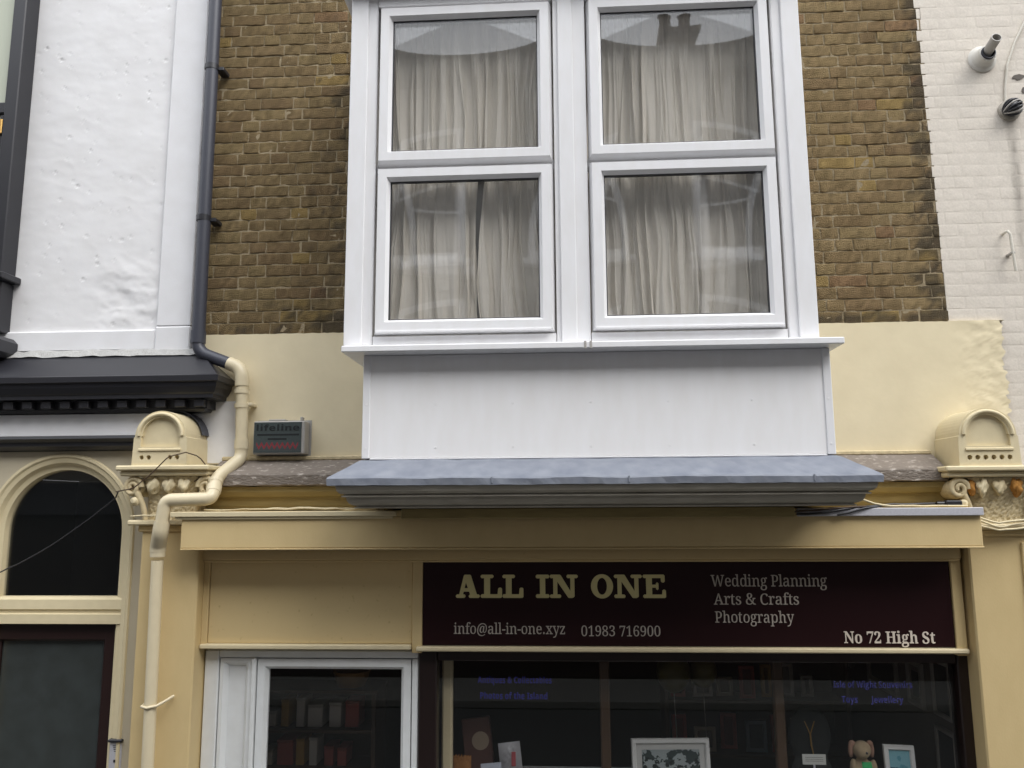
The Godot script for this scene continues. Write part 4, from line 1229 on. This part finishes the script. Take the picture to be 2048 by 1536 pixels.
func cable(called: String, label: String, pts: Array, r: float, m: Material, group := "", wig := 0.0, sd := 1) -> void:
	var c := Curve3D.new()
	for i in pts.size():
		var d := Vector3.ZERO
		if i > 0 and i < pts.size() - 1: d = (pts[i + 1] - pts[i - 1]) * 0.18
		c.add_point(pts[i], -d, d)
	var out := []
	var nz := noise(3.0, 3, sd)
	var L := c.get_baked_length()
	var n := maxi(8, int(L / 0.03))
	for k in n + 1:
		var p := c.sample_baked(L * k / n)
		out.append(p + Vector3(0, nz.get_noise_2d(p.x * 2, 1.0), nz.get_noise_2d(p.x * 2, 8.0)) * wig)
	var g := Geo.new()
	g.tube(out, r, 7)
	meta(obj(called, g, m), label, "cable", group)
func cables() -> void:
	var y := 3.126
	cable("cable", "pale cable rising from the awning box top to the right end of the bay cornice", [Vector3(2.16, y, 0.339), Vector3(1.95, y + .002, 0.339), Vector3(1.75, y + .004, 0.359), Vector3(1.66, y + .015, 0.379), Vector3(1.57, y + .05, 0.369), Vector3(1.53, y + .075, 0.339)], .0055, M.cream_pale, "cables on the awning box", .003, 1)
	cable("cable", "black cable lying along the awning box towards the small black connector", [Vector3(2.02, y + .012, 0.299), Vector3(1.85, y + .012, 0.319), Vector3(1.65, y + .004, 0.359), Vector3(1.5, y - .012, 0.391), Vector3(1.38, y - .035, 0.394), Vector3(1.25, y - .036, 0.394)], .0065, M.black_paint, "cables on the awning box", .004, 2)
	cable("cable", "black cable slanting down across the aluminium trim of the awning box", [Vector3(1.70, y + .003, 0.369), Vector3(1.60, y - .008, 0.392), Vector3(1.52, y - .03, 0.394), Vector3(1.46, y - .042, 0.394)], .006, M.black_paint, "cables on the awning box", .002, 3)
	cable("cable", "brown cable tucked under the right part of the bay cornice", [Vector3(1.62, y, 0.379), Vector3(1.48, y - .004, 0.391), Vector3(1.36, y - .016, 0.395), Vector3(1.24, y - .024, 0.396)], .005, M.wood, "cables on the awning box", .004, 4)
	cable("cable", "thin cream cable lying along the left top of the awning box", [Vector3(-2.0, y, 0.339), Vector3(-1.7, y + .004, 0.339), Vector3(-1.45, y + .012, 0.339), Vector3(-1.2, y + .003, 0.339), Vector3(-0.98, y, 0.339)], .005, M.cream_pale, "cables on the awning box", .006, 5)
	cable("cable", "second cream cable twisted along the left top of the awning box", [Vector3(-1.9, y, 0.364), Vector3(-1.6, y + .005, 0.359), Vector3(-1.3, y + .006, 0.364), Vector3(-1.0, y + .006, 0.359)], .004, M.cream_rough, "cables on the awning box", .006, 6)
	var t := thing("cable_connector", "black cable connector on the right end of the awning box", "connector", Vector3(2.08, y - .006, 0.309))
	slab("body", Vector3(2.055, y - .006, 0.289), Vector3(2.14, y + .030, 0.334), M.black_paint, t, .006)
	var gl := Geo.new()
	gl.tube([Vector3(2.015, y + .013, 0.311), Vector3(2.054, y + .013, 0.311)], .012, 10)
	obj("gland", gl, M.black_paint, t)
	cable("cable", "dark wire looping over the left capital", [Vector3(-2.54, 3.235, .30), Vector3(-2.43, 3.25, .33), Vector3(-2.32, 3.33, .345), Vector3(-2.22, 3.43, .345), Vector3(-2.13, 3.455, .335), Vector3(-2.06, 3.43, .31), Vector3(-2.02, 3.37, .28), Vector3(-2.05, 3.32, .26), Vector3(-2.10, 3.29, .27)], .0035, M.wood, "wires on the capitals", .004, 7)
	cable("cable", "thin black wire drooping across the arched fanlight", [Vector3(-3.75, 2.62, .10), Vector3(-3.40, 2.74, .10), Vector3(-3.1, 2.88, .11), Vector3(-2.85, 3.04, .12), Vector3(-2.60, 3.20, .2), Vector3(-2.54, 3.235, .28)], .004, M.black_paint, "wires on the capitals", .003, 8)
	for k in 3:
		cable("cable", ["lowest cream cable coiled round the neck of the right capital", "middle cream cable round the neck of the right capital", "topmost cream cable round the neck of the right capital"][k], [Vector3(2.22, 3.06 + k * .02, .26), Vector3(2.225, 3.03 + k * .022, .28), Vector3(2.33, 2.995 + k * .02, .29), Vector3(2.45, 3.01 + k * .02, .29), Vector3(2.58, 3.03 + k * .02, .285)], .006, M.cream_pale, "cables round the right capital", .008, 20 + k)
	cable("cable", "cream cable round the neck of the left capital", [Vector3(-2.47, 3.093, .25), Vector3(-2.38, 3.098, .282), Vector3(-2.26, 3.10, .285), Vector3(-2.15, 3.11, .27)], .005, M.cream_pale, "", .004, 30)

# ---------------------------------------------------------------- inside the shop
func smin(a: float, b: float, k: float) -> float:
	var h := clampf(0.5 + 0.5 * (b - a) / k, 0, 1)
	return lerpf(b, a, h) - k * h * (1 - h)
# closed surface round a field of soft ellipsoids [centre, radii] (surface nets)
func blob(parts: Array, lo: Vector3, hi: Vector3, cell: float, k: float) -> Geo:
	var n := Vector3i(((hi - lo) / cell).ceil())
	var f := PackedFloat32Array()
	f.resize((n.x + 1) * (n.y + 1) * (n.z + 1))
	var id := func(x: int, y: int, z: int) -> int: return (z * (n.y + 1) + y) * (n.x + 1) + x
	var val := func(p: Vector3) -> float:
		var d := 10.0
		for e in parts:
			var q: Vector3 = (p - e[0]) / e[1]
			d = smin(d, (q.length() - 1.0) * minf(e[1].x, minf(e[1].y, e[1].z)), k)
		return d
	for z in n.z + 1:
		for y in n.y + 1:
			for x in n.x + 1: f[id.call(x, y, z)] = val.call(lo + Vector3(x, y, z) * cell)
	var vert := {}
	for z in n.z:
		for y in n.y:
			for x in n.x:
				var s := Vector3.ZERO
				var m := 0
				for e in [[0,0,0,1,0,0],[0,1,0,1,1,0],[0,0,1,1,0,1],[0,1,1,1,1,1],[0,0,0,0,1,0],[1,0,0,1,1,0],[0,0,1,0,1,1],[1,0,1,1,1,1],[0,0,0,0,0,1],[1,0,0,1,0,1],[0,1,0,0,1,1],[1,1,0,1,1,1]]:
					var a := f[id.call(x + e[0], y + e[1], z + e[2])]
					var b := f[id.call(x + e[3], y + e[4], z + e[5])]
					if (a < 0) != (b < 0):
						var t := a / (a - b)
						s += Vector3(e[0], e[1], e[2]).lerp(Vector3(e[3], e[4], e[5]), t)
						m += 1
				if m: vert[Vector3i(x, y, z)] = lo + (Vector3(x, y, z) + s / m) * cell
	var g := Geo.new()
	var nrm := func(p: Vector3) -> Vector3:
		var h := cell * 0.5
		return Vector3(val.call(p + Vector3(h, 0, 0)) - val.call(p - Vector3(h, 0, 0)), val.call(p + Vector3(0, h, 0)) - val.call(p - Vector3(0, h, 0)), val.call(p + Vector3(0, 0, h)) - val.call(p - Vector3(0, 0, h))).normalized()
	var face := func(q: Array) -> void:
		for t in [[0, 1, 2], [0, 2, 3]]:
			var P := [q[t[0]], q[t[1]], q[t[2]]]
			var N := [nrm.call(P[0]), nrm.call(P[1]), nrm.call(P[2])]
			var fl: bool = (P[1] - P[0]).cross(P[2] - P[0]).dot(N[0]) > 0
			for w in ([0, 2, 1] if fl else [0, 1, 2]):
				g.v.append(P[w]); g.n.append(N[w])
	for z in range(1, n.z):
		for y in range(1, n.y):
			for x in range(1, n.x):
				var a := f[id.call(x, y, z)] < 0
				if a != (f[id.call(x + 1, y, z)] < 0): face.call([vert[Vector3i(x, y, z)], vert[Vector3i(x, y - 1, z)], vert[Vector3i(x, y - 1, z - 1)], vert[Vector3i(x, y, z - 1)]])
				if a != (f[id.call(x, y + 1, z)] < 0): face.call([vert[Vector3i(x, y, z)], vert[Vector3i(x - 1, y, z)], vert[Vector3i(x - 1, y, z - 1)], vert[Vector3i(x, y, z - 1)]])
				if a != (f[id.call(x, y, z + 1)] < 0): face.call([vert[Vector3i(x, y, z)], vert[Vector3i(x - 1, y, z)], vert[Vector3i(x - 1, y - 1, z)], vert[Vector3i(x, y - 1, z)]])
	return g
func framed(called: String, label: String, at: Vector3, w: float, h: float, turn: Vector3, fm: Material, picture: Material, mount: Material = null, group := "", category := "picture") -> Node3D:
	# a frame standing on its lower edge at `at`, leaning or turned
	var t := thing(called, label, category, at, group)
	t.rotation = turn
	var mk := func(nm: String, g: Geo, m: Material) -> void:
		var o := MeshInstance3D.new()
		o.name = nm; o.mesh = g.mesh(); o.material_override = m
		t.add_child(o, true)
	var g := Geo.new()
	g.ring(-w / 2, w / 2, 0, h, 0.028, -0.012, 0.012, 0.003, 0.006, 0.004)
	g.box(Vector3(-w / 2 + .002, .002, -.014), Vector3(w / 2 - .002, h - .002, -.0125), .0005)
	mk.call("frame", g, fm)
	g = Geo.new()
	var b := 0.026
	if mount:
		g.box(Vector3(-w / 2 + b, b, -.010), Vector3(w / 2 - b, h - b, -.002), .0005)
		mk.call("mount", g, mount)
		g = Geo.new()
		b += 0.035
	g.box(Vector3(-w / 2 + b, b, -.0015), Vector3(w / 2 - b, h - b, 0.001), .0003)
	mk.call("picture", g, picture)
	return t
func print_mat(sd: int, a: Color, b: Color, c: Color) -> StandardMaterial3D:
	# an abstract blotted print in three inks
	var im := Image.create(128, 128, false, Image.FORMAT_RGB8)
	var n1 := noise(0.02, 4, sd)
	var n2 := noise(0.05, 4, sd + 1)
	for y in 128:
		for x in 128:
			var k := n1.get_noise_2d(x, y) + (y - 64) / 110.0
			var col := a if k < -0.05 else b
			if n2.get_noise_2d(x, y * 1.5) > 0.22 and absf(y - 76.0) < 36: col = c
			im.set_pixel(x, y, col.linear_to_srgb())
	var m := StandardMaterial3D.new()
	m.albedo_texture = ImageTexture.create_from_image(im)
	m.uv1_triplanar = true
	m.uv1_scale = Vector3.ONE * 3.1
	m.uv1_offset = Vector3(.5, .3, .5)
	m.roughness = 0.5
	return m
func interior() -> void:
	# display ledge in the window
	var t := thing("display_ledge", "grey ledge across the shop window carrying the small display items", "shelf", Vector3(0.7, 1.5, -0.2))
	slab("top", Vector3(-0.70, 1.53, -0.44), Vector3(2.13, 1.555, -0.02), mat(Color(.40, .41, .40), 0.6), t)
	slab("front", Vector3(-0.70, 0.70, -0.44), Vector3(2.13, 1.527, -0.38), M.inner_dark, t)
	slab("support", Vector3(-0.70, 0.135, -0.37), Vector3(2.13, 1.527, -0.33), M.inner_dark, t)
	var y := 1.5552
	# plush toy with a green bib
	t = thing("plush_toy", "beige plush toy with floppy ears and a green bib in the shop window", "toy", Vector3(1.70, y, -0.18))
	var o := Vector3(1.70, y, -0.18)
	var g := blob([[o + Vector3(0, .075, 0), Vector3(.052, .078, .045)], [o + Vector3(0, .195, .01), Vector3(.05, .048, .046)], [o + Vector3(-.005, .185, .045), Vector3(.03, .026, .028)],
		[o + Vector3(-.055, .095, .02), Vector3(.02, .055, .024)], [o + Vector3(.058, .09, .02), Vector3(.02, .055, .024)],
		[o + Vector3(-.04, .028, .06), Vector3(.026, .026, .05)], [o + Vector3(.045, .028, .06), Vector3(.026, .026, .05)]], o + Vector3(-.1, -.01, -.07), o + Vector3(.1, .26, .13), .008, .018)
	obj("body", g, mat(Color(.60, .47, .30), 0.95, "grain", 20.0, "fine_h", 0.2), t)
	for s in [-1, 1]:
		var e := blob([[o + Vector3(s * .058, .19, 0), Vector3(.016, .045, .014)], [o + Vector3(s * .045, .225, 0), Vector3(.016, .016, .014)]], o + Vector3(s * .058 - .04, .12, -.03), o + Vector3(s * .058 + .04, .26, .03), .008, .012)
		obj("ear", e, mat(Color(.55, .33, .24), 0.95, "grain", 20.0), t)
	var nose := Geo.new()
	nose.xf = Transform3D(Basis(Vector3.RIGHT, PI / 2), o + Vector3(.006, .192, .07))
	nose.lathe([Vector2(.001, .007), Vector2(.006, .004), Vector2(.007, -.004)], 10)
	obj("nose", nose, M.black_paint, t)
	g = Geo.new()
	g.grid(8, 10, func(u: float, w: float) -> Vector3: return o + Vector3(lerpf(-.012, .04, u) * (1.15 - .15 * w), lerpf(.045, .135, w), .055 - .016 * w * w - .006 * pow(2 * u - 1, 2)))
	obj("bib", g, mat(Color(.03, .36, .11), 0.8), t)
	var white_frame := mat(Color(.66, .66, .64), 0.5)
	framed("blue_print", "white-framed blue print beside the plush toy", Vector3(1.885, y, -0.10), 0.165, 0.235, Vector3(-.12, -.12, 0), white_frame, print_mat(81, Color(.20, .42, .48), Color(.10, .30, .36), Color(.03, .10, .13)))
	framed("photo_print", "landscape print in a broad pale mount at the middle of the shop window", Vector3(0.625, y, -0.22), 0.46, 0.205 + .02, Vector3(-.10, .06, 0), white_frame, print_mat(90, Color(.30, .34, .34), Color(.035, .05, .05), Color(.012, .02, .018)), mat(Color(.50, .50, .48), 0.6))
	# necklace stand
	t = thing("necklace_stand", "black round-headed necklace stand with a gold pendant chain", "necklace stand", Vector3(1.43, y, -0.24))
	g = blob([[Vector3(1.44, y + .24, -.27), Vector3(.125, .17, .035)], [Vector3(1.44, y + .06, -.25), Vector3(.11, .06, .07)]], Vector3(1.29, y - .01, -.34), Vector3(1.59, y + .44, -.15), .016, .03)
	obj("bust", g, mat(Color(.010, .012, .011), 0.9), t)
	g = Geo.new()
	g.tube([Vector3(1.405, y + .33, -.235), Vector3(1.425, y + .28, -.23), Vector3(1.432, y + .255, -.228)], .003, 6)
	g.tube([Vector3(1.462, y + .33, -.235), Vector3(1.442, y + .28, -.23), Vector3(1.432, y + .255, -.228)], .003, 6)
	g.tube([Vector3(1.432, y + .262, -.226), Vector3(1.434, y + .20, -.222), Vector3(1.447, y + .13, -.222)], [.005, .005, .002], 6)
	obj("pendant", g, M.brass, t)
	t = thing("price_card", "small pale price card in front of the necklace stand", "card", Vector3(1.41, y, -0.10))
	var pc := slab("card", Vector3(1.345, y + .13, -.105), Vector3(1.475, y + .185, -.101), mat(Color(.50, .51, .48), 0.7), t, .0005)
	slab("stem", Vector3(1.405, y, -.11), Vector3(1.415, y + .1297, -.102), M.aluminium, t, .001)
	for k in 3: slab("printed_line", Vector3(1.36, y + .148 + k * .010, -.1008), Vector3(1.46, y + .150 + k * .010, -.1003), M.inner_dark, pc, .0002)
	# packets at the left
	t = thing("silver_packet", "shiny silver foil packet leaning in the left of the shop window", "packet", Vector3(-0.31, y, -0.2))
	var fo := noise(9.0, 3, 600)
	g = Geo.new()
	for face in [0.012, -0.012]:
		g.grid(16, 22, func(u: float, w: float) -> Vector3:
			var q := Vector3(lerpf(-.065, .065, u), lerpf(0, .19, w), face * sin(PI * u) * sin(PI * w) + .006 * fo.get_noise_2d(u * 2 + face * 90, w * 3) * sin(PI * u) * sin(PI * w))
			return Vector3(-.305, y + .012, -.19) + q.rotated(Vector3(0, 0, 1), .12).rotated(Vector3.RIGHT, -.15), face < 0)
	var foil := mat(Color(.62, .62, .64), 0.3)
	foil.metallic = 0.7
	obj("foil", g, foil, t)
	g = Geo.new()
	g.box(Vector3(-.31, y + .075, -.185), Vector3(-.285, y + .155, -.182), .0005)
	obj("printed_mark", g, mat(Color(.40, .08, .09), 0.6), t)
	t = thing("soap_card", "pale blue card lettered SOAP beside the silver packet", "card", Vector3(-0.42, y, -0.13))
	g = Geo.new()
	g.xf = Transform3D(Basis(Vector3.RIGHT, -.2).rotated(Vector3(0, 0, 1), .09), Vector3(-.42, y + .004, -.13))
	g.box(Vector3(-.06, 0, -.002), Vector3(.06, .10, .002), .0005)
	obj("card", g, mat(Color(.42, .45, .52), 0.7), t)
	text("lettering", "SOAP", -.452, -.395, y + .055, .02, -.144, M.inner_dark, t, 400, "Droid Sans", .001)
	t = thing("gift_box", "tall maroon gift box leaning back at the left of the shop window", "box", Vector3(-0.47, y, -0.3))
	g = Geo.new()
	g.xf = Transform3D(Basis(Vector3.RIGHT, -.18).rotated(Vector3(0, 0, 1), .13), Vector3(-.50, y + .014, -.28))
	g.box(Vector3(-.085, 0, -.04), Vector3(.085, .30, .03), .004)
	obj("carton", g, mat(Color(.075, .03, .022), 0.5, "blotch", 6.0), t)
	g = Geo.new()
	g.xf = Transform3D(Basis(Vector3.RIGHT, -.18).rotated(Vector3(0, 0, 1), .13), Vector3(-.50, y + .014, -.28))
	g.xf = g.xf * Transform3D(Basis(Vector3.RIGHT, PI / 2), Vector3(.02, .17, .0305))
	g.lathe([Vector2(.052, -.001), Vector2(.052, .0015), Vector2(.001, .0015)], 20)
	obj("round_label", g, mat(Color(.26, .20, .14), 0.5), t)
	t = thing("paper_bag", "orange-brown paper bag at the far left of the shop window", "bag", Vector3(-0.60, y, -0.15))
	g = Geo.new()
	var pb := noise(12.0, 3, 610)
	for face in [0.03, -0.03]:
		g.grid(14, 14, func(u: float, w: float) -> Vector3: return Vector3(-.605 + lerpf(-.055, .06, u), y + .002 + .135 * w + (.008 * sin(u * 40.0) if w > .95 else 0.0), -.16 + face * (1 - .6 * w) * (1.0 - pow(2 * u - 1, 4)) + .008 * pb.get_noise_2d(u * 2, w * 2 + face * 50)), face < 0)
	obj("bag", g, mat(Color(.30, .13, .035), 0.8, "fine", 8.0), t)
	# framed pictures on the right-hand wall
	var wl := 2.306
	var dark_pic := mat(Color(.02, .022, .02), 0.35)
	var k := 0
	for q in [[-0.42, 1.86, .24, .34, "dark framed picture nearest the glass on the shop's right wall"], [-0.42, 1.44, .26, .36, "lower dark picture nearest the glass on the shop's right wall"], [-0.80, 1.84, .22, .28, "narrow framed picture, second from the glass on the right wall"], [-1.35, 1.82, .52, .36, "wide mounted picture, third from the glass on the right wall"], [-2.2, 1.85, .5, .34, "farthest framed picture on the shop's right wall"]]:
		framed("wall_picture", q[4], Vector3(wl - .02, q[1], q[0]), q[2], q[3], Vector3(0, -PI / 2, 0), mat(Color(.42, .39, .33), .5), dark_pic, mat(Color(.30, .27, .22), .7) if k >= 2 else null, "pictures on the shop's right wall")
		k += 1
	# shelves in the middle of the shop with small framed goods
	var shelf_labels := ["dark wooden shelf unit behind the right window lettering, stacked with framed goods", "tall dark shelf unit full of small boxes behind the shop door glass"]
	var ix := 0
	for s in [[0.75, 2.1, -1.5, 2.2, [.5, .9, 1.3, 1.68, 2.02]], [-2.28, -1.22, -0.62, 1.93, [.5, .85, 1.18, 1.44, 1.68]]]:
		t = thing("shelf_unit", shelf_labels[ix], "shelf", Vector3((s[0] + s[1]) / 2, 0.131, s[2]), "shelf units in the shop")
		slab("side", Vector3(s[0], .131, s[2] - .3), Vector3(s[0] + .03, s[3], s[2]), M.wood, t)
		slab("side", Vector3(s[1] - .03, .131, s[2] - .3), Vector3(s[1], s[3], s[2]), M.wood, t)
		slab("back", Vector3(s[0] + .031, .131, s[2] - .3), Vector3(s[1] - .031, s[3], s[2] - .285), M.inner_dark, t)
		for yy in s[4]:
			slab("board", Vector3(s[0] + .031, yy, s[2] - .284), Vector3(s[1] - .031, yy + .025, s[2]), M.wood, t)
		var rnd := RandomNumberGenerator.new()
		rnd.seed = 700 + ix
		if ix == 1: slab("top_board", Vector3(s[0] - .01, s[3] + .001, s[2] - .3), Vector3(s[1] + .01, s[3] + .022, s[2] + .01), M.wood, t)
		for lv in [2, 3, 4]:
			var yy: float = s[4][lv]
			var nth := 0
			var x: float = s[0] + .06
			while x < s[1] - .2 and nth < 10:
				var w := rnd.randf_range(.08, .16) if ix == 0 else rnd.randf_range(.05, .11)
				var h := rnd.randf_range(.12, .26) if ix == 0 else rnd.randf_range(.06, .17)
				var ci := rnd.randi() % 5
				var cl: Color = [Color(.45, .38, .28), Color(.40, .09, .07), Color(.50, .30, .08), Color(.20, .26, .30), Color(.60, .56, .50)][ci]
				var which: String = ["first", "second", "third", "fourth", "fifth", "sixth", "seventh", "eighth", "ninth", "tenth"][nth] + " from the left on the "
				var hue: String = ["beige", "red", "ochre", "blue-grey", "pale"][ci]
				nth += 1
				var row: String = ["low", "middle", "top"][lv - 2]
				if ix == 0:
					framed("framed_photo", "%s framed photo, %s%s board behind the right lettering" % [hue, which, row], Vector3(x + w / 2, yy + .026, s[2] - .1 + rnd.randf_range(-.05, .05)), w, h, Vector3(-.1, rnd.randf_range(-.2, .2), 0), mat(cl, .6), mat(cl * .4, .5), null, "framed goods on the %s board" % row)
				else:
					var bt := thing("small_box", "%s goods box, %s%s board behind the door glass" % [hue, which, row], "box", Vector3(x + w / 2, yy + .026, s[2] - .14), "goods boxes on the %s board" % row)
					slab("carton", Vector3(x, yy + .0255, s[2] - .22), Vector3(x + w, yy + .0255 + h, s[2] - .06), mat(cl, .6), bt)
					slab("lid", Vector3(x - .003, yy + .026 + h, s[2] - .223), Vector3(x + w + .003, yy + .045 + h, s[2] - .057), mat(cl * .7, .6), bt)
				x += w + rnd.randf_range(.02, .06)
		ix += 1
	# wicker basket on top of the shelf behind the door
	t = thing("wicker_basket", "orange wicker basket with a hoop handle on top of the shelf behind the door", "basket", Vector3(-1.42, 1.9525, -0.76))
	g = Geo.new()
	g.xf = Transform3D(Basis.IDENTITY, Vector3(-1.42, 1.9525, -0.76))
	g.lathe([Vector2(.001, .004), Vector2(.09, .004), Vector2(.09, 0), Vector2(.11, .05), Vector2(.125, .10), Vector2(.118, .10), Vector2(.10, .05), Vector2(.085, .012)], 22)
	obj("bowl", g, mat(Color(.42, .22, .06), .8, "grain", 12.0), t)
	g = Geo.new()
	var hoop := []
	for a in 17: hoop.append(Vector3(-1.42 + cos(PI * a / 16) * .12, 2.047 + sin(PI * a / 16) * .14, -0.76))
	g.tube(hoop, .008, 7)
	obj("hoop_handle", g, mat(Color(.42, .22, .06), .8, "grain", 12.0), t)
	# balloons tied to a weight
	var bl := ["olive balloon floating in the middle of the shop", "smaller yellowish balloon beside the olive one"]
	ix = 0
	for q in [[Vector3(0.75, 2.02, -0.95), .115], [Vector3(0.98, 1.99, -1.15), .10]]:
		t = thing("balloon", bl[ix], "balloon", Vector3(q[0].x, 0.131, q[0].z), "balloons in the shop")
		g = Geo.new()
		g.xf = Transform3D(Basis.IDENTITY, q[0])
		var prof := []
		for a in 15: prof.append(Vector2(maxf(.0005, sin(PI * a / 14)) * q[1], -cos(PI * a / 14) * q[1] * (1.25 if a < 7 else 1.05)))
		g.lathe(prof, 20)
		obj("skin", g, mat([Color(.14, .12, .03), Color(.22, .18, .05)][ix], .35), t)
		g = Geo.new()
		g.tube([q[0] + Vector3(0, -q[1] * 1.24, 0), q[0] + Vector3(.02, -.9, .02), Vector3(q[0].x, .16, q[0].z)], .003, 5)
		obj("ribbon", g, M.sign_white, t)
		slab("weight", Vector3(q[0].x - .05, .1305, q[0].z - .05), Vector3(q[0].x + .05, .17, q[0].z + .05), M.wood, t, .01)
		ix += 1
	# the room over the shop
	t = thing("wardrobe", "dark wardrobe standing in the room behind the net curtains", "wardrobe", Vector3(0.4, 3.901, -4.3))
	slab("carcase", Vector3(-0.3, 3.901, -4.75), Vector3(1.1, 5.8, -4.3), M.wood, t)
	for x in [-.29, .405]: slab("door", Vector3(x, 3.96, -4.298), Vector3(x + .685, 5.75, -4.28), M.wood, t, .008)
